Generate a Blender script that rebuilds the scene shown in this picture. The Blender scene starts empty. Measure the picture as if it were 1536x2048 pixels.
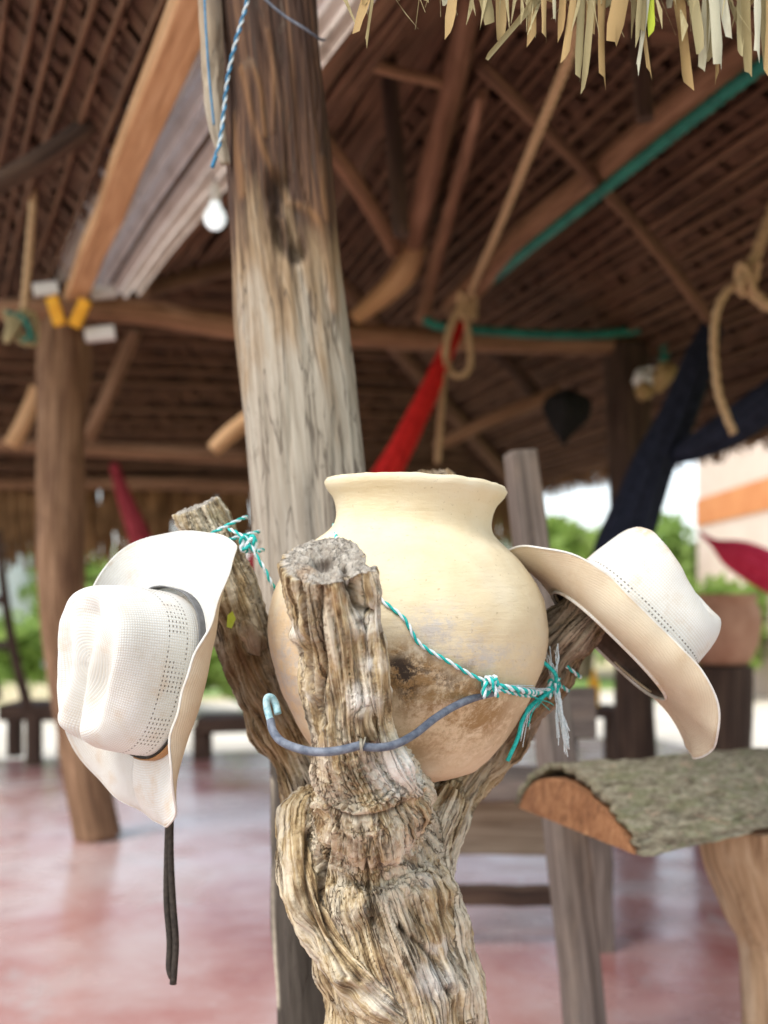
import bpy, bmesh, math, random
import numpy as np
from mathutils import Vector, Matrix, Quaternion

# ------------------------------------------------------------------ camera, sky, sun, exposure
F, HX, HY, CZ = 2200.0, 768.0, 1200.0, 1.05       # focal length in photo pixels, principal point, eye height
scene = bpy.context.scene
col = scene.collection
cam_data = bpy.data.cameras.new('camera')
cam = bpy.data.objects.new('camera', cam_data)
col.objects.link(cam)
cam.location = (0, 0, CZ)
cam.rotation_euler = (math.radians(90), 0, 0)
cam_data.sensor_fit = 'VERTICAL'
cam_data.sensor_height = 36.0
cam_data.lens = F / 2048.0 * 36.0
cam_data.shift_y = (HY - 1024.0) / 2048.0
cam_data.clip_start = 0.05
cam_data.clip_end = 2000
cam_data.dof.use_dof = True
cam_data.dof.focus_distance = 1.27
cam_data.dof.aperture_fstop = 2.8
scene.camera = cam
scene.render.resolution_x = 768
scene.render.resolution_y = 1024

SUN_EL, SUN_AZ = math.radians(54), math.radians(226)   # azimuth clockwise from +Y: behind the camera, a little to its left
world = bpy.data.worlds.new('World')
scene.world = world
world.use_nodes = True
wn = world.node_tree
bg = wn.nodes['Background']
sky = wn.nodes.new('ShaderNodeTexSky')
sky.sky_type = 'NISHITA'
sky.sun_disc = False
sky.sun_elevation = SUN_EL
sky.sun_rotation = SUN_AZ
sky.air_density = 1.0
sky.dust_density = 1.5
hsv = wn.nodes.new('ShaderNodeHueSaturation')
hsv.inputs['Saturation'].default_value = 0.50
wn.links.new(sky.outputs[0], hsv.inputs['Color'])
wn.links.new(hsv.outputs[0], bg.inputs['Color'])
bg.inputs['Strength'].default_value = 0.15

sun_data = bpy.data.lights.new('sun', 'SUN')
sun_data.energy = 1.2
sun_data.angle = math.radians(25)
sun_data.color = (1.0, 0.97, 0.92)
sun = bpy.data.objects.new('sun', sun_data)
col.objects.link(sun)
sd = Vector((math.sin(SUN_AZ) * math.cos(SUN_EL), math.cos(SUN_AZ) * math.cos(SUN_EL), math.sin(SUN_EL)))
sun.rotation_euler = sd.to_track_quat('Z', 'Y').to_euler()
sun.location = (0, -3, 6)

scene.view_settings.view_transform = 'Standard'
scene.view_settings.look = 'None'
scene.view_settings.gamma = 1.0
scene.view_settings.use_curve_mapping = False
scene.view_settings.exposure = 1.18
scene.cycles.max_bounces = 5
scene.cycles.diffuse_bounces = 3
scene.cycles.glossy_bounces = 3

random.seed(4)
rng = np.random.default_rng(7)

# ------------------------------------------------------------------ helpers
def P(px, py, Y):
    """the point that stands at distance Y and is seen at photo pixel (px, py)"""
    return np.array(((px - HX) / F * Y, Y, CZ + (HY - py) / F * Y))

_perm = np.random.default_rng(11).permutation(256)
_perm = np.concatenate([_perm, _perm, _perm])
_g = np.random.default_rng(12).normal(size=(256, 3))
_g /= np.linalg.norm(_g, axis=1)[:, None]
def noise(p):
    p = np.asarray(p, float)
    i = np.floor(p).astype(int)
    f = p - i
    u = f * f * f * (f * (f * 6 - 15) + 10)
    i &= 255
    out = 0
    for dx in (0, 1):
        wx = u[:, 0] if dx else 1 - u[:, 0]
        for dy in (0, 1):
            wy = u[:, 1] if dy else 1 - u[:, 1]
            for dz in (0, 1):
                wz = u[:, 2] if dz else 1 - u[:, 2]
                h = _perm[(_perm[(_perm[(i[:, 0] + dx) & 255] + i[:, 1] + dy) & 255] + i[:, 2] + dz) & 255]
                g = _g[h]
                d = g[:, 0] * (f[:, 0] - dx) + g[:, 1] * (f[:, 1] - dy) + g[:, 2] * (f[:, 2] - dz)
                out = out + wx * wy * wz * d
    return out * 1.6
def fbm(p, o=3):
    p = np.asarray(p, float)
    return sum(noise(p * 2 ** k + 17.3 * k) / 2 ** k for k in range(o))

WPOS = {}
def tag(o, label=None, cat=None, group=None, kind=None):
    if label: o['label'] = label
    if cat: o['category'] = cat
    if group: o['group'] = group
    if kind: o['kind'] = kind
    return o
def thing(name, base, label, cat, group=None):
    o = bpy.data.objects.new(name, None)
    o.empty_display_size = 0.05
    col.objects.link(o)
    o.location = tuple(base)
    WPOS[o.name] = np.array(base, float)
    return tag(o, label, cat, group)
def add(name, V, Fc, mat, parent=None, smooth=True, attrs=None, uv=None, angle=None):
    """one mesh object from world-space vertices; its origin goes to the bottom of its bounds"""
    V = np.asarray(V, float)
    lo, hi = V.min(0), V.max(0)
    c = np.array(((lo[0] + hi[0]) / 2, (lo[1] + hi[1]) / 2, lo[2]))
    me = bpy.data.meshes.new(name)
    if isinstance(Fc, np.ndarray) and Fc.ndim == 2:
        n, k = Fc.shape
        me.vertices.add(len(V)); me.vertices.foreach_set('co', (V - c).ravel())
        me.loops.add(n * k); me.loops.foreach_set('vertex_index', Fc.ravel().astype(np.int32))
        me.polygons.add(n)
        me.polygons.foreach_set('loop_start', np.arange(0, n * k, k, dtype=np.int32))
        me.polygons.foreach_set('loop_total', np.full(n, k, dtype=np.int32))
        me.update(calc_edges=True)
    else:
        me.from_pydata([tuple(v) for v in V - c], [], [tuple(int(i) for i in f) for f in Fc])
    if attrs:
        for k, a in attrs.items():
            a = np.asarray(a, np.float32)
            if a.ndim == 2:
                at = me.attributes.new(k, 'FLOAT_VECTOR', 'POINT'); at.data.foreach_set('vector', a.ravel())
            else:
                at = me.attributes.new(k, 'FLOAT', 'POINT'); at.data.foreach_set('value', a.ravel())
    me.polygons.foreach_set('use_smooth', np.full(len(me.polygons), smooth))
    me.validate()
    me.materials.append(mat)
    o = bpy.data.objects.new(name, me)
    col.objects.link(o)
    if parent is not None:
        o.parent = parent
        o.location = tuple(c - WPOS[parent.name])
    else:
        o.location = tuple(c)
    WPOS[o.name] = c
    return o

def smooth_path(pts, n):
    """Catmull-Rom through the rows of pts, resampled by arc length to n rows"""
    pts = np.asarray(pts, float)
    q = np.vstack([2 * pts[0] - pts[1], pts, 2 * pts[-1] - pts[-2]])
    out = []
    for i in range(len(pts) - 1):
        p0, p1, p2, p3 = q[i:i + 4]
        t = np.linspace(0, 1, 24, endpoint=False)[:, None]
        out.append(0.5 * (2 * p1 + (p2 - p0) * t + (2 * p0 - 5 * p1 + 4 * p2 - p3) * t ** 2 + (3 * p1 - p0 - 3 * p2 + p3) * t ** 3))
    out = np.vstack(out + [pts[-1:]])
    s = np.concatenate([[0], np.cumsum(np.linalg.norm(np.diff(out[:, :3], axis=0), axis=1))])
    ss = np.linspace(0, s[-1], n)
    return np.stack([np.interp(ss, s, out[:, k]) for k in range(out.shape[1])], 1)
def frames(C, ref=(0, -1, 0)):
    T = np.gradient(C, axis=0)
    T /= np.linalg.norm(T, axis=1)[:, None]
    n = np.array(ref, float)
    N, B = [], []
    for t in T:
        n = n - t * n.dot(t)
        if np.linalg.norm(n) < 1e-6:
            n = np.cross(t, (1, 0, 0.3))
        n = n / np.linalg.norm(n)
        N.append(n.copy()); B.append(np.cross(t, n))
    return T, np.array(N), np.array(B)
def sweep(path, nst, nseg, disp=None, shape=None, twist=0.0, caps=2, ref=(0, -1, 0), round_end=0.0):
    """tube along path rows (x, y, z, r); disp(g, th, s, r) adds to the radius. Returns V, faces, attrs"""
    p = smooth_path(path, nst) if nst else np.asarray(path, float)
    C, R = p[:, :3], p[:, 3]
    T, N, B = frames(C, ref)
    s = np.concatenate([[0], np.cumsum(np.linalg.norm(np.diff(C, axis=0), axis=1))])
    th = np.linspace(0, 2 * np.pi, nseg, endpoint=False)
    TH, S = np.meshgrid(th, s)
    RR = np.repeat(R[:, None], nseg, 1)
    if round_end:
        k = np.clip(np.minimum(s, s[-1] - s) / round_end, 0, 1)
        RR = RR * np.sqrt(np.clip(1 - (1 - k) ** 2, 0.02, 1))[:, None]
    rn = R.mean()
    tw = TH + twist * S
    G = np.stack([rn * np.cos(tw), rn * np.sin(tw), S], -1).reshape(-1, 3)
    if shape is not None:
        RR = RR * shape(TH, S)
    if disp is not None:
        RR = RR + disp(G, TH.ravel(), S.ravel(), RR.ravel()).reshape(RR.shape)
    V = C[:, None] + RR[..., None] * (np.cos(TH)[..., None] * N[:, None] + np.sin(TH)[..., None] * B[:, None])
    n = len(C)
    i, j = np.meshgrid(np.arange(n - 1), np.arange(nseg), indexing='ij')
    j2 = (j + 1) % nseg
    Fq = np.stack([i * nseg + j, i * nseg + j2, (i + 1) * nseg + j2, (i + 1) * nseg + j], -1).reshape(-1, 4)
    V = V.reshape(-1, 3)
    end = np.zeros(len(V))
    faces = [Fq]
    if caps:
        Vc, Fc, Gc = [], [], []
        base = len(V)
        for which in ((0, n - 1) if caps == 2 else (n - 1,)):
            ring = np.arange(nseg) + which * nseg
            prev = ring
            cen = V[ring].mean(0)
            for kk, sc in enumerate((0.9, 0.6, 0.3, 0.002)):
                idx = base + len(Vc) + np.arange(nseg)
                for a in range(nseg):
                    Vc.append(cen + (V[ring[a]] - cen) * sc); Gc.append(G[ring[a]] * (sc, sc, 1))
                q = np.stack([prev, np.roll(prev, -1), np.roll(idx, -1), idx], 1)
                if which == 0: q = q[:, ::-1]
                Fc.append(q)
                prev = idx
        V = np.vstack([V, Vc]); G = np.vstack([G, Gc]); faces += Fc
        end = np.concatenate([end, np.ones(len(Vc))])
    return V, np.vstack(faces), {'grain': G, 'endgrain': end}
def pix(rows):
    """rows (px, py, Y, half width in px) -> rows (x, y, z, r)"""
    return np.array([[*P(a, b, Y), h * Y / F] for a, b, Y, h in rows])
def tube(name, pts, r, mat, parent=None, n=40, seg=8, caps=2):
    pts = np.asarray(pts, float)
    if pts.shape[1] == 3:
        pts = np.hstack([pts, np.full((len(pts), 1), r)])
    V, Fc, A = sweep(pts, n, seg, caps=caps)
    return add(name, V, Fc, mat, parent, attrs=A)
def box_between(p, q, w, h, up=(0, 0, 1), jit=0.0):
    """a sawn timber from p to q: w across, h along up"""
    p, q = np.array(p, float), np.array(q, float)
    t = (q - p) / np.linalg.norm(q - p)
    u = np.array(up, float); u = u - t * u.dot(t); u /= np.linalg.norm(u)
    s = np.cross(t, u)
    V, G = [], []
    n = 8
    b = min(w, h) * 0.12
    prof = [(-w / 2 + b, -h / 2), (w / 2 - b, -h / 2), (w / 2, -h / 2 + b), (w / 2, h / 2 - b), (w / 2 - b, h / 2), (-w / 2 + b, h / 2), (-w / 2, h / 2 - b), (-w / 2, -h / 2 + b)]
    L = np.linalg.norm(q - p)
    for i in range(n):
        c = p + (q - p) * i / (n - 1) + (rng.normal(size=3) * jit if 0 < i < n - 1 else 0)
        for x, y in prof:
            V.append(c + s * x + u * y); G.append((x, y, L * i / (n - 1)))
    k = len(prof)
    Fc = []
    for i in range(n - 1):
        for a in range(k):
            b2 = (a + 1) % k
            Fc.append((i * k + a, i * k + b2, (i + 1) * k + b2, (i + 1) * k + a))
    Fc.append(tuple(range(k))[::-1]); Fc.append(tuple((n - 1) * k + a for a in range(k)))
    return np.array(V), Fc, {'grain': np.array(G)}

# ------------------------------------------------------------------ materials
def nodes_of(name):
    m = bpy.data.materials.new(name)
    m.use_nodes = True
    nt = m.node_tree
    return m, nt, nt.nodes, nt.links, nt.nodes['Principled BSDF']
def N(nt, kind, **kw):
    n = nt.nodes.new(kind)
    for k, v in kw.items():
        if hasattr(n, k): setattr(n, k, v)
        else: n.inputs[k.replace('_', ' ')].default_value = v
    return n
def ramp(nt, fac, stops):
    r = nt.nodes.new('ShaderNodeValToRGB')
    e = r.color_ramp.elements
    while len(e) < len(stops): e.new(0.5)
    for i, (p, c) in enumerate(stops):
        e[i].position = p; e[i].color = (*c, 1) if len(c) == 3 else c
    nt.links.new(fac, r.inputs[0])
    return r.outputs[0]
def mixc(nt, fac, a, b, mode='MIX'):
    m = nt.nodes.new('ShaderNodeMix'); m.data_type = 'RGBA'; m.blend_type = mode
    for sock, v in ((m.inputs[0], fac), (m.inputs[6], a), (m.inputs[7], b)):
        if isinstance(v, (int, float)): sock.default_value = v
        elif isinstance(v, tuple): sock.default_value = (*v, 1)
        else: nt.links.new(v, sock)
    return m.outputs[2]
def mth(nt, op, a, b=None, c=None, clamp=False):
    m = nt.nodes.new('ShaderNodeMath'); m.operation = op; m.use_clamp = clamp
    for i, v in enumerate((a, b, c)):
        if v is None: continue
        if isinstance(v, (int, float)): m.inputs[i].default_value = v
        else: nt.links.new(v, m.inputs[i])
    return m.outputs[0]
def attr(nt, name, vec=False):
    a = nt.nodes.new('ShaderNodeAttribute'); a.attribute_name = name
    return a.outputs['Vector'] if vec else a.outputs['Fac']
def mapped(nt, vec, scale, loc=(0, 0, 0)):
    m = nt.nodes.new('ShaderNodeMapping')
    m.inputs['Scale'].default_value = scale; m.inputs['Location'].default_value = loc
    nt.links.new(vec, m.inputs['Vector'])
    return m.outputs[0]
def nz(nt, vec, scale, detail=4, rough=0.55, dist=0.0):
    n = nt.nodes.new('ShaderNodeTexNoise')
    n.inputs['Scale'].default_value = scale; n.inputs['Detail'].default_value = detail
    n.inputs['Roughness'].default_value = rough; n.inputs['Distortion'].default_value = dist
    nt.links.new(vec, n.inputs['Vector'])
    return n.outputs['Fac']
def bump(nt, b, h, strength, dist):
    n = nt.nodes.new('ShaderNodeBump')
    n.inputs['Strength'].default_value = strength; n.inputs['Distance'].default_value = dist
    nt.links.new(h, n.inputs['Height'])
    nt.links.new(n.outputs[0], b.inputs['Normal'])
    return n
def smooth01(nt, v, a, b):
    m = nt.nodes.new('ShaderNodeMapRange'); m.interpolation_type = 'SMOOTHSTEP'
    m.inputs[1].default_value = a; m.inputs[2].default_value = b
    nt.links.new(v, m.inputs[0])
    return m.outputs[0]

def wood(name, cols, rough=0.85, fine=160, stretch=0.05, patch=9, dist=0.4, bump_d=0.0015, bump_s=0.6, crack=0.5,
         pale=None, dark=None, warm=None, end=None, lite=False, con=0.0):
    """weathered wood; cols = dark, mid, light, patch colour. Grain runs along the 'grain' attribute's z"""
    m, nt, nd, lk, b = nodes_of(name)
    g = attr(nt, 'grain', True)
    gs = mapped(nt, g, (1, 1, stretch))
    f = nz(nt, gs, fine, 5, 0.6, dist)
    c = ramp(nt, f, [(0.28 + con, cols[0]), (0.5, cols[1]), (0.72 - con, cols[2])])
    gp = mapped(nt, g, (1, 1, 0.35))
    pf = smooth01(nt, nz(nt, gp, patch, 6, 0.7, 0.6), 0.48 - con * 0.3, 0.66 - con * 0.8)
    c = mixc(nt, mth(nt, 'MULTIPLY', pf, 0.75), c, cols[3])
    if lite:
        lk.new(c, b.inputs['Base Color']); b.inputs['Roughness'].default_value = rough
        b.inputs['Specular IOR Level'].default_value = 0.25
        return m
    pn2 = nz(nt, mapped(nt, g, (1, 1, 0.3), (5, 3, 1)), patch * 2.0, 6, 0.75, 0.8)
    pf2 = smooth01(nt, pn2, 0.52 - con * 0.4, 0.68 - con * 0.5)
    c = mixc(nt, mth(nt, 'MULTIPLY', pf2, 0.6), c, cols[0])
    ck = nz(nt, mapped(nt, g, (1, 1, stretch * 0.8), (9, 1, 2)), fine * 0.45, 2, 0.5, 0.3)
    ckm = mth(nt, 'SUBTRACT', 1.0, smooth01(nt, mth(nt, 'ABSOLUTE', mth(nt, 'SUBTRACT', ck, 0.5)), 0.0, 0.042))
    ckm = mth(nt, 'MULTIPLY', ckm, smooth01(nt, pn2, 0.40, 0.62))
    c = mixc(nt, mth(nt, 'MULTIPLY', ckm, crack), c, tuple(x * 0.3 for x in cols[0]))
    if end is not None:
        eg = nz(nt, g, 90, 5, 0.7)
        c = mixc(nt, attr(nt, 'endgrain'), c, ramp(nt, eg, [(0.3, end[0]), (0.7, end[1])]))
    for key, cc in (('pale', pale), ('dark', dark), ('warm', warm)):
        if cc is not None:
            ns = nz(nt, mapped(nt, g, (1, 1, 0.3), (2, 7, 4)), 70, 4, 0.7, 0.3)
            k = mth(nt, 'MULTIPLY', attr(nt, key), smooth01(nt, mth(nt, 'ADD', ns, mth(nt, 'MULTIPLY', attr(nt, key), 0.35)), 0.5, 0.72))
            c = mixc(nt, k, c, cc)
    if pale is not None:
        c = mixc(nt, attr(nt, 'aged'), c, mixc(nt, 1.0, c, (0.46, 0.40, 0.37), 'MULTIPLY'))
    lk.new(c, b.inputs['Base Color'])
    b.inputs['Roughness'].default_value = rough
    b.inputs['Specular IOR Level'].default_value = 0.25
    h = mth(nt, 'SUBTRACT', f, mth(nt, 'MULTIPLY', ckm, 0.8))
    h = mth(nt, 'ADD', h, mth(nt, 'MULTIPLY', nz(nt, g, 500, 3, 0.6), 0.25))
    bump(nt, b, h, bump_s, bump_d)
    return m
def plain(name, c1, c2, scale=20, rough=0.8, bump_d=0.0, bumpscale=80, coord='Object', spec=0.3, stretch=(1, 1, 1), emit=0.0, lo=0.35, hi=0.65, detail=4):
    m, nt, nd, lk, b = nodes_of(name)
    tc = nt.nodes.new('ShaderNodeTexCoord')
    v = mapped(nt, tc.outputs[coord], stretch)
    f = nz(nt, v, scale, detail, 0.6)
    c = ramp(nt, f, [(lo, c1), (hi, c2)])
    lk.new(c, b.inputs['Base Color'])
    b.inputs['Roughness'].default_value = rough
    b.inputs['Specular IOR Level'].default_value = spec
    if bump_d:
        bump(nt, b, nz(nt, v, bumpscale, 4, 0.6), 0.7, bump_d)
    if emit:
        lk.new(c, b.inputs['Emission Color']); b.inputs['Emission Strength'].default_value = emit
    return m

M = {}
M['trunk'] = wood('trunk_wood', ((0.13, 0.08, 0.036), (0.43, 0.315, 0.165), (0.68, 0.57, 0.38), (0.69, 0.62, 0.48)), fine=240, stretch=0.05, patch=20, dist=0.25, bump_d=0.004, bump_s=1.0, crack=0.8, con=0.09,
                  pale=(0.80, 0.78, 0.70), dark=(0.05, 0.028, 0.016), warm=(0.38, 0.20, 0.075), end=((0.16, 0.13, 0.10), (0.60, 0.55, 0.47)))
M['prong'] = wood('prong_wood', ((0.10, 0.065, 0.04), (0.36, 0.26, 0.16), (0.55, 0.45, 0.33), (0.42, 0.36, 0.29)), fine=110, stretch=0.05, patch=9, bump_d=0.003, crack=0.8,
                  pale=(0.6, 0.55, 0.45), dark=(0.06, 0.03, 0.015), warm=(0.34, 0.16, 0.06), end=((0.28, 0.20, 0.12), (0.60, 0.50, 0.34)))
def post_material():
    m, nt, nd, lk, b = nodes_of('big_post_wood')
    g = attr(nt, 'grain', True)
    f = nz(nt, mapped(nt, g, (1, 1, 0.05)), 85, 7, 0.7, 0.15)
    grey = ramp(nt, f, [(0.25, (0.12, 0.090, 0.062)), (0.45, (0.30, 0.255, 0.195)), (0.75, (0.45, 0.40, 0.325))])
    brown = ramp(nt, f, [(0.30, (0.018, 0.011, 0.008)), (0.5, (0.068, 0.036, 0.023)), (0.74, (0.19, 0.10, 0.052))])
    tan = ramp(nt, f, [(0.25, (0.11, 0.066, 0.034)), (0.7, (0.34, 0.24, 0.14))])
    bl = nz(nt, mapped(nt, g, (1, 1, 0.22)), 11, 5, 0.6, 0.6)
    sx = nt.nodes.new('ShaderNodeSeparateXYZ'); lk.new(g, sx.inputs[0])
    zz = mth(nt, 'ADD', sx.outputs[2], mth(nt, 'MULTIPLY', mth(nt, 'SUBTRACT', bl, 0.5), 0.85))
    c = mixc(nt, smooth01(nt, zz, 1.44, 1.62), grey, tan)
    c = mixc(nt, smooth01(nt, zz, 1.57, 1.74), c, brown)
    spots = smooth01(nt, nz(nt, mapped(nt, g, (1, 1, 0.5), (3, 3, 3)), 38, 4, 0.7, 0.5), 0.58, 0.70)
    c = mixc(nt, mth(nt, 'MULTIPLY', spots, 0.45), c, (0.11, 0.085, 0.06))
    ln = nz(nt, mapped(nt, g, (1, 1, 0.07), (1, 5, 0)), 42, 3, 0.5, 0.3)
    lm = mth(nt, 'SUBTRACT', 1.0, smooth01(nt, mth(nt, 'ABSOLUTE', mth(nt, 'SUBTRACT', ln, 0.5)), 0.0, 0.018))
    c = mixc(nt, mth(nt, 'MULTIPLY', lm, 0.7), c, (0.06, 0.042, 0.03))
    foot = mth(nt, 'SUBTRACT', 1.0, smooth01(nt, zz, 0.84, 0.98))  # lower end of the post: shade behind the trunk put into the colour
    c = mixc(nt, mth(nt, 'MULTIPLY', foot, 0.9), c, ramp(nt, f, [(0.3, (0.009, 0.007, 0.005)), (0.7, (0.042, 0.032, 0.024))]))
    c = mixc(nt, attr(nt, 'warm'), c, (0.40, 0.20, 0.075))
    c = mixc(nt, attr(nt, 'dark'), c, (0.02, 0.012, 0.008))
    c = mixc(nt, attr(nt, 'pale'), c, (0.58, 0.50, 0.38))
    lk.new(c, b.inputs['Base Color'])
    b.inputs['Roughness'].default_value = 0.85
    b.inputs['Specular IOR Level'].default_value = 0.25
    bump(nt, b, mth(nt, 'SUBTRACT', f, mth(nt, 'MULTIPLY', lm, 0.5)), 0.6, 0.002)
    return m
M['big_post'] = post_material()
M['timber'] = wood('roof_timber', ((0.09, 0.046, 0.024), (0.25, 0.133, 0.073), (0.41, 0.235, 0.14), (0.28, 0.15, 0.087)), fine=60, stretch=0.05, patch=6, crack=0.3, lite=True)
M['orange_timber'] = wood('fresh_timber', ((0.34, 0.18, 0.08), (0.58, 0.34, 0.17), (0.70, 0.46, 0.26), (0.50, 0.29, 0.14)), fine=60, stretch=0.05, patch=6, crack=0.15, lite=True)
M['batten'] = wood('roof_batten', ((0.06, 0.032, 0.019), (0.15, 0.080, 0.045), (0.25, 0.14, 0.080), (0.13, 0.070, 0.042)), fine=80, stretch=0.05, patch=6, crack=0.3, lite=True)
M['old_post'] = wood('old_post_wood', ((0.06, 0.03, 0.016), (0.22, 0.125, 0.068), (0.38, 0.24, 0.145), (0.09, 0.042, 0.024)), fine=50, stretch=0.06, patch=5, crack=0.4, lite=True)
M['dark_post'] = wood('dark_post_wood', ((0.02, 0.013, 0.01), (0.065, 0.038, 0.026), (0.12, 0.075, 0.05), (0.05, 0.03, 0.022)), fine=50, stretch=0.06, patch=5, crack=0.4, lite=True)
M['plank'] = wood('grey_plank_wood', ((0.07, 0.052, 0.042), (0.17, 0.135, 0.112), (0.28, 0.225, 0.185), (0.29, 0.215, 0.16)), fine=90, stretch=0.04, patch=6, crack=0.4, lite=True)
M['tan_plank'] = wood('tan_plank_wood', ((0.20, 0.14, 0.09), (0.38, 0.29, 0.20), (0.50, 0.40, 0.29), (0.44, 0.35, 0.26)), fine=90, stretch=0.04, patch=6, crack=0.3, lite=True)
M['bench_leg'] = wood('bench_leg_wood', ((0.20, 0.11, 0.055), (0.42, 0.27, 0.15), (0.58, 0.42, 0.27), (0.50, 0.37, 0.25)), fine=60, stretch=0.08, patch=8, crack=0.5)

def clay():
    m, nt, nd, lk, b = nodes_of('cream_clay')
    tc = nt.nodes.new('ShaderNodeTexCoord'); o = tc.outputs['Object']
    c = ramp(nt, nz(nt, o, 9, 5, 0.6), [(0.3, (0.60, 0.475, 0.285)), (0.5, (0.66, 0.55, 0.355)), (0.75, (0.69, 0.61, 0.445))])
    low = attr(nt, 'low')                       # unslipped foot of the jar
    c = mixc(nt, mth(nt, 'MULTIPLY', low, 0.85), c, ramp(nt, nz(nt, o, 14, 5, 0.65), [(0.3, (0.54, 0.37, 0.20)), (0.7, (0.72, 0.58, 0.40))]))
    sm = mth(nt, 'MULTIPLY', attr(nt, 'smudge'), smooth01(nt, nz(nt, mapped(nt, o, (1, 1, 1.6)), 30, 7, 0.8), 0.42, 0.60))
    c = mixc(nt, mth(nt, 'MULTIPLY', sm, 0.85), c, (0.46, 0.44, 0.42))
    st = mth(nt, 'MULTIPLY', attr(nt, 'stain'), smooth01(nt, nz(nt, o, 26, 7, 0.8, 0.3), 0.38, 0.58))
    c = mixc(nt, mth(nt, 'MULTIPLY', st, 0.9), c, (0.27, 0.15, 0.05))
    sd = mth(nt, 'MULTIPLY', attr(nt, 'soot'), smooth01(nt, nz(nt, o, 55, 7, 0.8), 0.44, 0.54))
    c = mixc(nt, sd, c, (0.045, 0.03, 0.02))
    sp = smooth01(nt, nz(nt, o, 210, 3, 0.6), 0.64, 0.72)
    c = mixc(nt, mth(nt, 'MULTIPLY', sp, 0.5), c, (0.35, 0.26, 0.16))
    lk.new(c, b.inputs['Base Color'])
    b.inputs['Roughness'].default_value = 0.75
    b.inputs['Specular IOR Level'].default_value = 0.3
    h = mth(nt, 'ADD', nz(nt, mapped(nt, o, (1, 1, 5)), 30, 4, 0.6), mth(nt, 'MULTIPLY', nz(nt, o, 260, 3, 0.6), 0.35))
    bump(nt, b, h, 0.5, 0.0022)
    return m
M['clay'] = clay()

def straw(name, holes, c1=(0.63, 0.62, 0.56), c2=(0.71, 0.715, 0.685)):
    """woven straw: 'weave' attribute is metres round, metres up; holes adds the punched bands of the crown"""
    m, nt, nd, lk, b = nodes_of(name)
    g = attr(nt, 'weave', True)
    s = nt.nodes.new('ShaderNodeSeparateXYZ'); lk.new(g, s.inputs[0])
    tc = nt.nodes.new('ShaderNodeTexCoord')
    c = ramp(nt, nz(nt, tc.outputs['Object'], 11, 4, 0.6), [(0.3, c1), (0.65, c2)])
    dirt = smooth01(nt, nz(nt, mapped(nt, tc.outputs['Object'], (1, 1, 1), (4, 1, 2)), 16, 6, 0.75), 0.56, 0.76)
    c = mixc(nt, mth(nt, 'MULTIPLY', dirt, 0.55), c, (0.50, 0.40, 0.27))
    c = mixc(nt, mth(nt, 'MULTIPLY', attr(nt, 'soil'), smooth01(nt, nz(nt, tc.outputs['Object'], 45, 5, 0.7), 0.35, 0.7)), c, (0.52, 0.36, 0.20))
    wu = mth(nt, 'ABSOLUTE', mth(nt, 'SINE', mth(nt, 'MULTIPLY', s.outputs[0], math.pi / 0.0031)))
    wv = mth(nt, 'ABSOLUTE', mth(nt, 'SINE', mth(nt, 'MULTIPLY', s.outputs[1], math.pi / 0.0031)))
    w = mth(nt, 'MULTIPLY', wu, wv)
    c = mixc(nt, mth(nt, 'SUBTRACT', 1.0, smooth01(nt, w, 0.03, 0.35)), c, mixc(nt, 0.45, c, (0.52, 0.41, 0.26)))
    if holes:
        row = mth(nt, 'FRACT', mth(nt, 'DIVIDE', s.outputs[1], 0.0048))
        dot = mth(nt, 'FRACT', mth(nt, 'DIVIDE', s.outputs[0], 0.0056))
        mr = mth(nt, 'LESS_THAN', mth(nt, 'ABSOLUTE', mth(nt, 'SUBTRACT', row, 0.5)), 0.17)
        md = mth(nt, 'LESS_THAN', mth(nt, 'ABSOLUTE', mth(nt, 'SUBTRACT', dot, 0.5)), 0.22)
        band = mth(nt, 'MULTIPLY', mth(nt, 'GREATER_THAN', s.outputs[1], 0.0240), mth(nt, 'LESS_THAN', s.outputs[1], 0.0528))
        mid = mth(nt, 'MULTIPLY', mth(nt, 'GREATER_THAN', s.outputs[1], 0.0288), mth(nt, 'LESS_THAN', s.outputs[1], 0.0480))
        per = mth(nt, 'LESS_THAN', mth(nt, 'FRACT', mth(nt, 'DIVIDE', s.outputs[0], 0.067)), 0.58)
        keep = mth(nt, 'SUBTRACT', 1.0, mth(nt, 'MULTIPLY', mid, mth(nt, 'SUBTRACT', 1.0, per)))
        ir = smooth01(nt, nz(nt, tc.outputs['Object'], 40, 2, 0.5), 0.30, 0.46)
        hm = mth(nt, 'MULTIPLY', mth(nt, 'MULTIPLY', mr, md), mth(nt, 'MULTIPLY', band, mth(nt, 'MULTIPLY', keep, ir)))
        c = mixc(nt, mth(nt, 'MULTIPLY', hm, 0.85), c, (0.10, 0.085, 0.06))
    lk.new(c, b.inputs['Base Color'])
    b.inputs['Roughness'].default_value = 0.7
    b.inputs['Specular IOR Level'].default_value = 0.25
    bump(nt, b, w, 0.6, 0.0007)
    return m
M['straw'] = straw('woven_straw', False)
M['straw_under'] = straw('woven_straw_underside', False, (0.66, 0.53, 0.36), (0.71, 0.62, 0.46))
M['straw_holes'] = straw('woven_straw_punched', True)
M['leather'] = plain('hat_leather', (0.05, 0.03, 0.02), (0.10, 0.06, 0.04), 60, 0.55)
M['tan_leather'] = plain('tan_leather', (0.30, 0.14, 0.05), (0.42, 0.22, 0.09), 60, 0.6)
M['grey_band'] = plain('grey_ribbon', (0.10, 0.10, 0.10), (0.17, 0.165, 0.16), 80, 0.7)
M['cord'] = plain('dark_cord', (0.018, 0.014, 0.011), (0.05, 0.04, 0.03), 200, 0.6)
M['teal'] = plain('turquoise_fibre', (0.0, 0.30, 0.27), (0.03, 0.52, 0.46), 300, 0.6)
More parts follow.
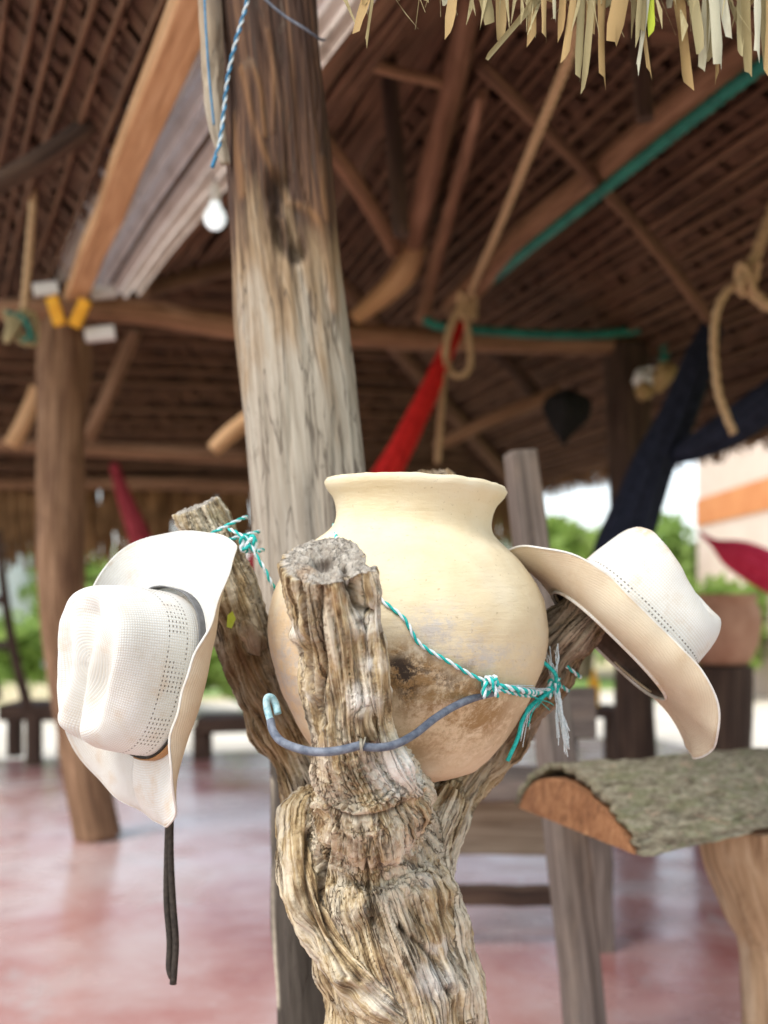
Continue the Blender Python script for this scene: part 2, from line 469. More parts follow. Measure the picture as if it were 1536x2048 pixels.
M['palefibre'] = plain('pale_fibre', (0.50, 0.62, 0.64), (0.80, 0.84, 0.84), 300, 0.6)
M['blue_fibre'] = plain('blue_fibre', (0.02, 0.12, 0.25), (0.05, 0.25, 0.42), 300, 0.6)
M['cable'] = plain('grey_cable', (0.075, 0.09, 0.12), (0.18, 0.20, 0.235), 90, 0.55, 0.0006, 300)
M['cable_tip'] = plain('verdigris_cable', (0.16, 0.33, 0.36), (0.42, 0.58, 0.60), 150, 0.7, 0.0006, 300)
M['wire'] = plain('thin_steel_wire', (0.20, 0.18, 0.13), (0.38, 0.34, 0.26), 90, 0.5)
M['rope'] = plain('tan_rope', (0.38, 0.24, 0.12), (0.60, 0.43, 0.25), 120, 0.9, 0.002, 200)
M['green_rope'] = plain('green_plastic_hose', (0.012, 0.13, 0.095), (0.025, 0.22, 0.16), 12, 0.5)
M['red_cloth'] = plain('red_cloth', (0.50, 0.012, 0.010), (0.72, 0.025, 0.02), 30, 0.8)
M['shaded_red_cloth'] = plain('shaded_red_cloth', (0.22, 0.02, 0.025), (0.34, 0.04, 0.05), 30, 0.8)  # the red cloth again, its shade put into the colour
M['pink_cloth'] = plain('crimson_cloth', (0.72, 0.03, 0.08), (0.85, 0.06, 0.13), 20, 0.8)
M['navy_cloth'] = plain('navy_cloth', (0.006, 0.008, 0.018), (0.02, 0.024, 0.045), 30, 0.85)
M['black_cloth'] = plain('black_cloth', (0.006, 0.006, 0.006), (0.014, 0.013, 0.012), 30, 0.9)
def sheet_mat():
    m, nt, nd, lk, b = nodes_of('translucent_corrugated_sheet')
    tc = nt.nodes.new('ShaderNodeTexCoord'); o = tc.outputs['Object']
    c = ramp(nt, nz(nt, o, 5, 6, 0.65), [(0.3, (0.62, 0.52, 0.43)), (0.55, (0.80, 0.70, 0.61)), (0.8, (0.84, 0.77, 0.69))])
    d = smooth01(nt, nz(nt, mapped(nt, o, (1, 1, 1), (3, 1, 0)), 9, 6, 0.7), 0.56, 0.70)
    c = mixc(nt, mth(nt, 'MULTIPLY', d, 0.6), c, (0.26, 0.19, 0.14))
    lk.new(c, b.inputs['Base Color']); b.inputs['Roughness'].default_value = 0.5
    tr = nt.nodes.new('ShaderNodeBsdfTranslucent'); lk.new(c, tr.inputs['Color'])
    mx = nt.nodes.new('ShaderNodeMixShader'); mx.inputs[0].default_value = 0.75
    lk.new(b.outputs[0], mx.inputs[1]); lk.new(tr.outputs[0], mx.inputs[2])
    lk.new(mx.outputs[0], nd['Material Output'].inputs['Surface'])
    return m
M['zinc'] = sheet_mat()
M['white_plastic'] = plain('white_plastic', (0.70, 0.70, 0.66), (0.80, 0.80, 0.77), 20, 0.5)
M['yellow'] = plain('yellow_paint', (0.80, 0.36, 0.01), (0.90, 0.48, 0.03), 20, 0.5)
M['bulb'] = plain('frosted_bulb', (0.80, 0.88, 0.90), (0.85, 0.92, 0.94), 5, 0.4, emit=0.35)
M['terracotta'] = plain('terracotta', (0.42, 0.20, 0.12), (0.56, 0.31, 0.20), 9, 0.8)
M['peach_wall'] = plain('peach_plaster', (0.70, 0.54, 0.44), (0.76, 0.60, 0.50), 3, 0.9)
M['orange_wall'] = plain('orange_plaster', (0.60, 0.22, 0.08), (0.68, 0.28, 0.11), 3, 0.9)
M['white_wall'] = plain('white_plaster', (0.72, 0.76, 0.78), (0.80, 0.83, 0.84), 3, 0.9)
M['leaf_dead'] = plain('dry_palm_thatch', (0.060, 0.030, 0.018), (0.115, 0.060, 0.035), 6, 0.9)
M['leaf_dark'] = plain('smoked_palm_thatch', (0.050, 0.025, 0.014), (0.125, 0.064, 0.035), 6, 0.9)
M['leaf_fringe'] = plain('brown_palm_fringe', (0.16, 0.085, 0.035), (0.34, 0.19, 0.085), 6, 0.85)
def strip_mat(name, c1, c2, c3):
    m, nt, nd, lk, b = nodes_of(name)
    oi = nt.nodes.new('ShaderNodeObjectInfo'); tc = nt.nodes.new('ShaderNodeTexCoord')
    f = nz(nt, mapped(nt, tc.outputs['Object'], (1, 1, 0.05)), 500, 4, 0.65)
    c = mixc(nt, oi.outputs['Random'], ramp(nt, f, [(0.3, c1), (0.7, c2)]), ramp(nt, f, [(0.3, c2), (0.7, c3)]))
    sp = smooth01(nt, nz(nt, tc.outputs['Object'], 90, 5, 0.7), 0.55, 0.7)
    c = mixc(nt, mth(nt, 'MULTIPLY', sp, 0.55), c, tuple(x * 0.45 for x in c1))
    lk.new(c, b.inputs['Base Color']); b.inputs['Roughness'].default_value = 0.7
    b.inputs['Specular IOR Level'].default_value = 0.3
    bump(nt, b, f, 0.5, 0.0008)
    return m
M['strip_tan'] = strip_mat('dry_palm_leaf_tan', (0.21, 0.125, 0.045), (0.40, 0.265, 0.105), (0.50, 0.37, 0.18))
M['strip_olive'] = strip_mat('dry_palm_leaf_olive', (0.15, 0.11, 0.045), (0.31, 0.245, 0.11), (0.45, 0.39, 0.22))
M['strip_pale'] = strip_mat('dry_palm_leaf_pale', (0.32, 0.28, 0.16), (0.48, 0.45, 0.31), (0.58, 0.57, 0.47))
M['strip_green'] = strip_mat('fresh_palm_leaf', (0.40, 0.50, 0.02), (0.55, 0.64, 0.04), (0.6, 0.7, 0.1))
def floor_mat():
    m, nt, nd, lk, b = nodes_of('red_worn_concrete')
    tc = nt.nodes.new('ShaderNodeTexCoord'); o = tc.outputs['Object']
    f = nz(nt, o, 1.6, 6, 0.6, 0.3)
    c = ramp(nt, f, [(0.30, (0.36, 0.13, 0.115)), (0.44, (0.48, 0.26, 0.235)), (0.58, (0.56, 0.40, 0.375)), (0.8, (0.62, 0.52, 0.50))])
    w = smooth01(nt, nz(nt, mapped(nt, o, (1.2, 0.7, 1), (3, 8, 0)), 2.3, 6, 0.65), 0.55, 0.68)
    c = mixc(nt, mth(nt, 'MULTIPLY', w, 0.65), c, (0.50, 0.42, 0.40))
    d = smooth01(nt, nz(nt, mapped(nt, o, (1, 1, 1), (1, 2, 0)), 3.4, 6, 0.7), 0.60, 0.70)
    c = mixc(nt, mth(nt, 'MULTIPLY', d, 0.55), c, (0.27, 0.08, 0.07))
    fs = smooth01(nt, nz(nt, mapped(nt, o, (1, 1, 1), (7, 2, 0)), 30, 6, 0.75), 0.58, 0.68)
    c = mixc(nt, mth(nt, 'MULTIPLY', fs, 0.4), c, (0.62, 0.55, 0.52))
    lk.new(c, b.inputs['Base Color'])
    lk.new(ramp(nt, nz(nt, o, 3.1, 5, 0.6), [(0.3, (0.14,) * 3), (0.7, (0.34,) * 3)]), b.inputs['Roughness'])
    b.inputs['Specular IOR Level'].default_value = 0.8
    bump(nt, b, nz(nt, o, 14, 5, 0.6), 0.15, 0.01)
    return m
M['floor'] = floor_mat()
M['ground'] = plain('dry_ground_and_grass', (0.60, 0.50, 0.30), (0.14, 0.26, 0.05), 0.35, 0.95, lo=0.42, hi=0.58)
M['sand'] = plain('pale_swept_earth', (0.62, 0.56, 0.45), (0.74, 0.69, 0.58), 1.5, 0.95)
def leaf_mat(name, c1, c2):
    m = plain(name, c1, c2, 1.2, 0.6)
    nt = m.node_tree; b = nt.nodes['Principled BSDF']
    tr = nt.nodes.new('ShaderNodeBsdfTranslucent')
    nt.links.new(b.inputs['Base Color'].links[0].from_socket, tr.inputs['Color'])
    mx = nt.nodes.new('ShaderNodeMixShader'); mx.inputs[0].default_value = 0.45
    nt.links.new(b.outputs[0], mx.inputs[1]); nt.links.new(tr.outputs[0], mx.inputs[2])
    nt.links.new(mx.outputs[0], nt.nodes['Material Output'].inputs['Surface'])
    return m
M['foliage'] = leaf_mat('tree_foliage', (0.08, 0.15, 0.03), (0.18, 0.28, 0.07))
M['foliage_light'] = leaf_mat('light_foliage', (0.20, 0.32, 0.06), (0.38, 0.50, 0.14))
M['bark'] = plain('tree_bark', (0.10, 0.07, 0.05), (0.22, 0.17, 0.12), 8, 0.9)
def bark_mat():
    m, nt, nd, lk, b = nodes_of('lichened_bark')
    g = attr(nt, 'grain', True)
    f = nz(nt, mapped(nt, g, (1, 1, 0.5)), 60, 7, 0.75, 0.6)
    c = ramp(nt, f, [(0.32, (0.06, 0.042, 0.028)), (0.46, (0.22, 0.185, 0.125)), (0.58, (0.34, 0.30, 0.205)), (0.72, (0.52, 0.47, 0.37))])
    l = smooth01(nt, nz(nt, mapped(nt, g, (1, 1, 0.35), (4, 4, 4)), 30, 6, 0.75, 0.8), 0.48, 0.58)
    c = mixc(nt, mth(nt, 'MULTIPLY', l, 0.45), c, (0.17, 0.19, 0.085))
    p = smooth01(nt, nz(nt, mapped(nt, g, (1, 1, 0.6), (1, 8, 2)), 34, 5, 0.7, 0.4), 0.58, 0.68)
    c = mixc(nt, mth(nt, 'MULTIPLY', p, 0.6), c, (0.50, 0.34, 0.24))
    lk.new(c, b.inputs['Base Color']); b.inputs['Roughness'].default_value = 0.95
    b.inputs['Specular IOR Level'].default_value = 0.15
    bump(nt, b, nz(nt, mapped(nt, g, (1, 1, 0.5)), 85, 5, 0.7), 0.9, 0.006)
    return m
M['log_bark'] = bark_mat()
def heart_mat():
    m, nt, nd, lk, b = nodes_of('orange_heartwood')
    g = attr(nt, 'grain', True)
    f = nz(nt, mapped(nt, g, (1, 0.3, 1)), 60, 7, 0.75, 1.2)
    c = ramp(nt, f, [(0.32, (0.11, 0.045, 0.018)), (0.5, (0.31, 0.135, 0.055)), (0.70, (0.46, 0.24, 0.11))])
    lk.new(c, b.inputs['Base Color']); b.inputs['Roughness'].default_value = 0.85
    bump(nt, b, f, 0.6, 0.003)
    return m
M['heart'] = heart_mat()

# ------------------------------------------------------------------ the setting: ground, floor
AX, BX = np.array((-0.267, 0.964)), np.array((0.964, 0.267))      # the hut's long and cross directions
def AB(a, b, z):
    q = AX * a + BX * b
    return np.array((q[0], q[1], z))
g = 900.0
tag(add('ground', [(-g, -g, -0.16), (g, -g, -0.16), (g, g, -0.16), (-g, g, -0.16)], [(0, 1, 2, 3)], M['ground'], smooth=False), kind='structure')
pp = [AB(7.4, -22, -0.155), AB(7.4, 9, -0.155), AB(13.5, 12, -0.155), AB(12.0, -22, -0.155)]
tag(add('path', pp, [(0, 1, 2, 3)], M['sand'], smooth=False), kind='structure')
cs = [AB(-2, -7, 0), AB(-2, 4.2, 0), AB(7.62, 4.2, 0), AB(7.62, -7, 0)]
fv = [tuple(c) for c in cs] + [(c[0], c[1], -0.2) for c in cs]
tag(add('floor', fv, [(0, 1, 2, 3), (0, 4, 5, 1), (1, 5, 6, 2), (2, 6, 7, 3), (3, 7, 4, 0)], M['floor'], smooth=False), kind='structure')

# ------------------------------------------------------------------ the thatched roof and its timbers
roof = thing('thatched_roof', AB(4.5, 0.7, 1.7), 'brown palm thatch roof on poles and battens seen from below', 'roof')
leaf_rows = {}
def thatch_plane(e0, e1, r1, r0, rows, per, mat, battens=0, rafters=0, bat_r=0.016, fringe=0.0, fringe_mat=None, lay=0.16):
    """eave e0-e1, ridge r0-r1; the underside shows overlapping leaf rows on battens"""
    e0, e1, r1, r0 = (np.array(v, float) for v in (e0, e1, r1, r0))
    nrm = np.cross(e1 - e0, (r0 + r1) / 2 - e0); nrm /= np.linalg.norm(nrm)
    if nrm[2] < 0: nrm = -nrm
    at = lambda u, v: (e0 * (1 - u) + e1 * u) * (1 - v) + (r0 * (1 - u) + r1 * u) * v
    V, Fc = [], []
    lo = [e0 + nrm * 0.05, e1 + nrm * 0.05, r1 + nrm * 0.05, r0 + nrm * 0.05]
    V += lo + [v + nrm * lay for v in lo]
    Fc += [(0, 1, 2, 3), (7, 6, 5, 4), (0, 4, 5, 1), (1, 5, 6, 2), (2, 6, 7, 3), (3, 7, 4, 0)]
    L = np.linalg.norm((r0 + r1) / 2 - (e0 + e1) / 2)
    for r in range(rows):
        v1 = (r + 1) / rows
        n_here = max(10, int(per * np.linalg.norm(at(1, v1) - at(0, v1)) / np.linalg.norm(e1 - e0)))
        for k in range(n_here):
            u = (k + random.random()) / n_here
            ln = (1.5 + random.random() * 0.5) / rows
            top = at(u, v1) + nrm * 0.035
            bot = at(min(1, max(0, u + random.gauss(0, 0.006))), max(v1 - ln, -0.02)) + nrm * (-0.004 - 0.014 * random.random())
            w = (e1 - e0) / np.linalg.norm(e1 - e0) * random.uniform(0.025, 0.055)
            i = len(V)
            V += [top - w, top + w, bot + w * 0.7, bot - w * 0.7]
            Fc.append((i, i + 1, i + 2, i + 3))
    o = add('thatch_layer', V, Fc, mat, roof, smooth=False); o['kind'] = 'stuff'
    for k in range(battens):
        v = (k + 0.5) / battens
        a, b = at(0.0, v) - nrm * 0.012, at(1.0, v) - nrm * 0.012
        mids = [a + (b - a) * t + np.array((random.gauss(0, .014), random.gauss(0, .014), random.gauss(0, .006))) for t in (0.25, 0.5, 0.75)]
        tube('batten', [a] + mids + [b], bat_r * random.uniform(0.75, 1.25), M['batten'], roof, n=14, seg=6)
    for k in range(rafters):
        u = (k + 0.5) / rafters
        a, b = at(u, 0.0) - nrm * 0.05, at(u, 1.0) - nrm * 0.05
        mids = [a + (b - a) * t + np.array((random.gauss(0, .012), random.gauss(0, .012), random.gauss(0, .008))) for t in (0.35, 0.7)]
        tube('rafter', [a] + mids + [b], 0.028, M['timber'], roof, n=14, seg=7)
    if fringe:
        V, Fc = [], []
        nn = int(np.linalg.norm(e1 - e0) * 220)
        d = (e1 - e0) / np.linalg.norm(e1 - e0)
        out = -((r0 + r1) / 2 - (e0 + e1) / 2); out[2] = 0; out /= np.linalg.norm(out)
        for k in range(nn):
            u = random.random()
            p = at(u, 0.0) + nrm * random.uniform(-0.01, 0.09) + out * random.uniform(-0.05, 0.12)
            ln = fringe * random.uniform(0.55, 1.15)
            w = d * random.uniform(0.007, 0.018)
            sw = d * random.gauss(0, 0.03) + out * random.gauss(0.02, 0.03)
            i = len(V)
            V += [p - w, p + w, p + w * 0.7 + sw - np.array((0, 0, ln)), p - w * 0.7 + sw - np.array((0, 0, ln))]
            Fc.append((i, i + 1, i + 2, i + 3))
        o = add('eave_fringe', V, Fc, fringe_mat, roof, smooth=False); o['kind'] = 'stuff'
ZR = 2.97
R0, R1 = AB(3.3, 1.15, ZR), AB(5.7, 1.15, ZR)
# gutter lines (left and right edge of the metal strip), far and near
GLf, GLn = np.array((-1.47, 4.85, 2.43)), np.array((-0.285, 2.10, 2.405))
GRf, GRn = np.array((-1.09, 4.95, 2.43)), np.array((0.16, 2.10, 2.405))
thatch_plane(AB(1.30, 3.4, 1.95), AB(8.1, 3.4, 1.95), R1, R0, 26, 120, M['leaf_dark'], battens=42, rafters=0, bat_r=0.0125, fringe=0.12, fringe_mat=M['leaf_fringe'])
thatch_plane(AB(1.28, 0.38, 1.90), AB(1.28, 3.4, 1.93), R0 + 0.01, R0, 20, 70, M['leaf_dark'], battens=10, rafters=0)
thatch_plane(GRn + (0, 0, .06), GRf + (0, 0, .06), R1, R0, 20, 70, M['leaf_dark'], battens=16, rafters=0)
thatch_plane(AB(8.1, -7, 1.58), AB(8.1, 3.42, 1.95), R1 + (0, 0, .01), AB(5.7, -7, ZR), 22, 170, M['leaf_dark'], battens=20, rafters=0, fringe=0.50, fringe_mat=M['leaf_fringe'])
gd = (GLn - GLf); gd /= np.linalg.norm(gd)
lft = np.array((-0.92, -0.40, 0.0))
thatch_plane(GLn - lft * 0.02 + (0, 0, .05), GLf + gd * -1.6 - lft * 0.02 + (0, 0, .05), GLf + gd * -1.6 + lft * 1.6 + (0, 0, 0.93), GLn + lft * 1.6 + (0, 0, 0.93), 20, 90, M['leaf_dead'], battens=26, rafters=0, bat_r=0.009)

for a_, b_ in ((AB(8.12, 3.42, 1.86), R1), (GRf + (0, 0, .03), R1), (AB(1.28, 3.42, 1.92), R0), (R0, R1)):
    tube('hip_pole', [a_, (a_ + b_) / 2 - (0, 0, 0.02), b_ - (0, 0, 0.02)], 0.055, M['batten'], roof, n=20, seg=9)
def timber(name, rows, mat, seg=10, n=24, amp=0.1):
    p = pix(rows)
    def d(G, th, s, r): return r * amp * fbm(G * np.array((30, 30, 5.0)) + rows[0][0], 2)
    V, Fc, A = sweep(p, n, seg, disp=d)
    return add(name, V, Fc, M[mat], roof, attrs=A)
# tie beam, long beam, purlins and struts, each with its own distance
timber('tie_beam', [(-60, 622, 4.72, 20), (120, 618, 4.78, 22), (300, 628, 4.86, 24), (480, 655, 4.94, 26), (720, 672, 5.05, 24), (930, 682, 5.16, 21), (1180, 690, 5.30, 20), (1400, 690, 5.40, 18)], 'timber', n=60)
timber('long_beam', [(905, 618, 5.20, 24), (1030, 488, 4.42, 28), (1210, 335, 3.72, 31), (1390, 185, 3.20, 34), (1550, 60, 2.86, 36), (1790, -120, 2.45, 40)], 'timber', n=50)
timber('purlin', [(-60, 885, 6.6, 15), (150, 895, 6.6, 16), (330, 905, 6.65, 17), (500, 915, 6.7, 16)], 'timber')
timber('purlin', [(-40, 968, 7.6, 12), (250, 965, 7.65, 14), (500, 972, 7.7, 13), (950, 985, 7.9, 13)], 'timber')
timber('strut', [(945, -20, 3.3, 26), (905, 170, 3.9, 27), (860, 350, 4.4, 25), (826, 490, 5.0, 22)], 'timber')
timber('strut', [(832, 490, 5.0, 24), (806, 545, 5.0, 27), (765, 590, 5.02, 22), (708, 640, 5.04, 15)], 'orange_timber')
timber('strut', [(965, 190, 3.6, 12), (915, 370, 4.3, 14), (868, 540, 5.0, 14), (845, 640, 5.3, 15)], 'timber')
timber('strut', [(640, 270, 3.9, 16), (720, 380, 4.3, 17), (790, 500, 4.9, 16)], 'timber')
timber('rafter', [(960, 130, 3.3, 14), (1130, 300, 3.6, 13), (1290, 470, 3.9, 13), (1420, 640, 4.2, 12)], 'batten')
timber('rafter', [(980, 690, 6.1, 14), (1030, 740, 6.1, 14), (1080, 800, 6.1, 14)], 'dark_post')
timber('strut', [(870, 895, 5.9, 12), (990, 835, 5.9, 13), (1120, 782, 5.9, 12)], 'timber')
timber('strut', [(22, 892, 5.9, 16), (52, 835, 5.9, 16), (75, 775, 5.9, 15)], 'orange_timber')
timber('strut', [(425, 900, 6.0, 15), (460, 868, 6.0, 18), (520, 820, 6.0, 17)], 'orange_timber')
timber('strut', [(175, 880, 6.3, 14), (225, 770, 6.3, 14), (270, 660, 6.3, 13)], 'timber')
timber('king_post', [(765, -40, 3.5, 17), (782, 200, 3.5, 18), (802, 470, 3.5, 17)], 'dark_post')
timber('king_post', [(1276, 40, 3.0, 19), (1284, 160, 3.0, 19), (1290, 240, 3.0, 18)], 'dark_post')
timber('gap_strip', [(-60, 395, 3.4, 20), (80, 320, 3.4, 22), (200, 235, 3.4, 20), (330, 130, 3.4, 18)], 'dark_post')  # dark strip added for the shaded gap between two roof planes
timber('purlin', [(640, 95, 3.3, 12), (760, 135, 3.4, 12), (880, 165, 3.5, 12)], 'timber')

# near eave: every palm strip that hangs into view
proto = {}
def strip_mesh(k, mat):
    if (k, mat) in proto: return proto[(k, mat)]
    r = random.Random(k * 7 + 1)
    V, Fc = [], []
    n = 7
    for i in range(n):
        t = i / (n - 1)
        wd = 0.5 * (1 - 0.12 * t + 0.15 * math.sin(3 * t + k))
        wd *= r.uniform(0.85, 1.1)
        if i == n - 1: wd *= r.uniform(0.8, 1.05)
        bow = (0.14 + 0.12 * (k % 3)) * math.sin(2.6 * t + k) * (1 if k % 2 else -1)
        y = 0.25 * math.sin(1.7 * t * (1 + 0.2 * k)) * (1 if k % 2 else -1)
        skew = r.uniform(-0.04, 0.04) if i == n - 1 else 0
        notch = r.choice((0, 0.02, 0.04, -0.02)) if i == n - 1 else 0
        V += [(-wd + bow, y, -t + skew * 1.6), (bow + (r.uniform(-.2, .2) if i == n - 1 else 0), y - 0.30, -t + notch), (wd + bow, y, -t - skew * 1.6)]
        if i:
            b = i * 3
            Fc += [(b - 3, b - 2, b + 1, b), (b - 2, b - 1, b + 2, b + 1)]
    me = bpy.data.meshes.new('palm_strip')
    me.from_pydata(V, [], Fc)
    me.materials.append(M[mat])
    me.polygons.foreach_set('use_smooth', np.ones(len(me.polygons), bool))
    proto[(k, mat)] = me
    return me
def palm_strip(tx, ty, w, top_dx=0.0, length=None, mat='strip_tan', dy=0.0):
    Y = 1.285 + (tx - 720) / 816 * 0.12 + dy
    tip = P(tx, ty, Y)
    L = length if length else (ty + 150) * Y / F
    top = tip + np.array((top_dx * Y / F, random.uniform(-0.01, 0.02), math.sqrt(max(L * L - (top_dx * Y / F) ** 2, 1e-4))))
    o = bpy.data.objects.new('palm_strip', strip_mesh(random.randrange(12), mat))
    col.objects.link(o); o.parent = roof
    d = Vector(top - tip)
    o.rotation_mode = 'QUATERNION'
    o.rotation_quaternion = Vector((0, 0, 1)).rotation_difference(d.normalized()) @ Quaternion((0, 0, 1), random.uniform(-0.7, 0.7))
    ww = w * Y / F
    o.scale = (ww, ww * random.choice((-1, 1)) * random.uniform(0.6, 1), d.length)
    o.location = tuple(top - WPOS[roof.name])
for x, y, w, dx, m in [(70, 100, 44, 35, 'strip_tan'), (88, 160, 18, 30, 'strip_olive'), (395, 122, 44, 4, 'strip_tan'), (520, 82, 50, -6, 'strip_olive'), (566, 130, 40, 4, 'strip_tan'),
                       (530, 206, 26, 130, 'strip_olive'), (690, 146, 36, 0, 'strip_tan'), (728, 132, 26, 3, 'strip_tan'), (765, 76, 13, 0, 'strip_pale'), (793, 133, 28, 4, 'strip_tan'),
                       (850, 285, 36, 12, 'strip_olive'), (880, 302, 26, 20, 'strip_olive'), (905, 122, 42, -18, 'strip_tan'), (947, 293, 46, 0, 'strip_tan'), (975, 162, 62, 22, 'strip_tan'),
                       (810, 205, 30, 25, 'strip_tan'), (1060, 256, 22, 42, 'strip_pale'), (1070, 150, 26, 0, 'strip_olive'), (1102, 262, 20, -22, 'strip_tan'), (1118, 106, 30, -6, 'strip_green'), (1085, 120, 24, 5, 'strip_olive'),
                       (1250, 300, 62, -26, 'strip_tan'), (1298, 246, 38, 10, 'strip_pale'), (1338, 243, 44, 6, 'strip_pale'), (1280, 180, 40, -14, 'strip_olive'), (1358, 282, 22, 8, 'strip_tan'), (1395, 132, 32, -30, 'strip_pale'), (1320, 205, 40, 0, 'strip_olive'),
                       (1455, 264, 36, 4, 'strip_olive'), (1482, 205, 32, 6, 'strip_pale'), (1522, 232, 40, 2, 'strip_olive'), (1440, 190, 34, -4, 'strip_olive'), (1468, 240, 30, 0, 'strip_olive'), (1505, 150, 30, 8, 'strip_olive'), (1540, 260, 40, 2, 'strip_tan')]:
    palm_strip(680 + x / 1.794, y / 1.794, w / 1.794, dx / 1.794 * 2.2, None, m, random.uniform(-0.01, 0.012))
for k in range(150):
    u = random.random() ** 0.75
    x = 690 + u * 900
    palm_strip(x, random.uniform(-75, 10) + 26 * max(0, u - 0.55), random.uniform(10, 26), random.uniform(-22, 22), None, random.choice(('strip_tan', 'strip_tan', 'strip_olive', 'strip_olive', 'strip_pale')), random.uniform(0.0, 0.05))

V, Fc = [], []
for k in range(170):                                                # fine split fibres among the strips
    u = random.random() ** 0.8
    x, y = 690 + u * 900, random.uniform(-80, 60) + 40 * u
    Y = 1.285 + (x - 720) / 816 * 0.12 + random.uniform(-0.01, 0.04)
    p = P(x, y, Y); ln = random.uniform(0.03, 0.12); w = random.uniform(0.0004, 0.0012)
    d = np.array((random.gauss(0, 0.28), random.gauss(0, 0.2), 1.0)) * ln
    i = len(V)
    V += [p - (w * .3, 0, 0), p + (w * .3, 0, 0), p + d * 0.5 + (w + random.gauss(0, .004), 0, 0), p + d * 0.5 + (-w, 0, 0), p + d + (w, 0, 0), p + d - (w, 0, 0)]
    Fc += [(i, i + 1, i + 2, i + 3), (i + 3, i + 2, i + 4, i + 5)]
o = add('split_fibres', V, Fc, M['strip_olive'], roof, smooth=False); o['kind'] = 'stuff'

# ------------------------------------------------------------------ the valley gutter
gut = thing('valley_gutter', (GLf + GRf) / 2 + (0, 0, -0.1), 'pale corrugated sheet strip between the roofs, carried on an orange beam', 'gutter')
def sheet(t0, t1, drop, name='metal_sheet'):
    V, Fc = [], []
    nl, nw = 30, 44
    for i in range(nl):
        t = i / (nl - 1)
        a, b = GLf * (1 - t) + GLn * t, GRf * (1 - t) + GRn * t
        for j in range(nw):
            u = t0 + (t1 - t0) * j / (nw - 1)
            p = a * (1 - u) + b * u
            V.append(p + np.array((0, 0, -drop + 0.017 * math.sin(u * 2 * math.pi * 7) + 0.09 * abs(u - 0.5) - 0.008 * math.sin(t * 9 + u * 3))))
    for i in range(nl - 1):
        for j in range(nw - 1):
            k = i * nw + j
            Fc.append((k, k + 1, k + nw + 1, k + nw))
    o = add(name, V, np.array(Fc), M['zinc'], gut)
    return o
sheet(0.0, 0.60, 0.0)
sheet(0.57, 1.0, 0.035)
V, Fc, A = box_between(P(143, 610, 4.95), P(452, -160, 2.10), 0.092, 0.06, jit=0.006)
add('support_beam', V, Fc, M['orange_timber'], gut, smooth=False, attrs=A)
for x, y, Y, w in [(92, 580, 4.75, 0.05), (206, 586, 4.78, 0.05), (200, 668, 4.70, 0.06)]:
    c = P(x, y, Y)
    V, Fc, A = box_between(c - (w, 0.01, 0.008), c + (w, 0.01, 0.010), 0.06, 0.055)
    add('white_clip', V, Fc, M['white_plastic'], gut, smooth=False)
for x, y, tilt in [(112, 622, 0.30), (160, 627, -0.42)]:
    c = P(x, y, 4.62)
    d = np.array((-math.sin(tilt), 0, math.cos(tilt))) * 0.06
    V, Fc, A = box_between(c - d, c + d, 0.05, 0.03, up=(0, 1, 0))
    add('yellow_tab', V, Fc, M['yellow'], gut, smooth=False)

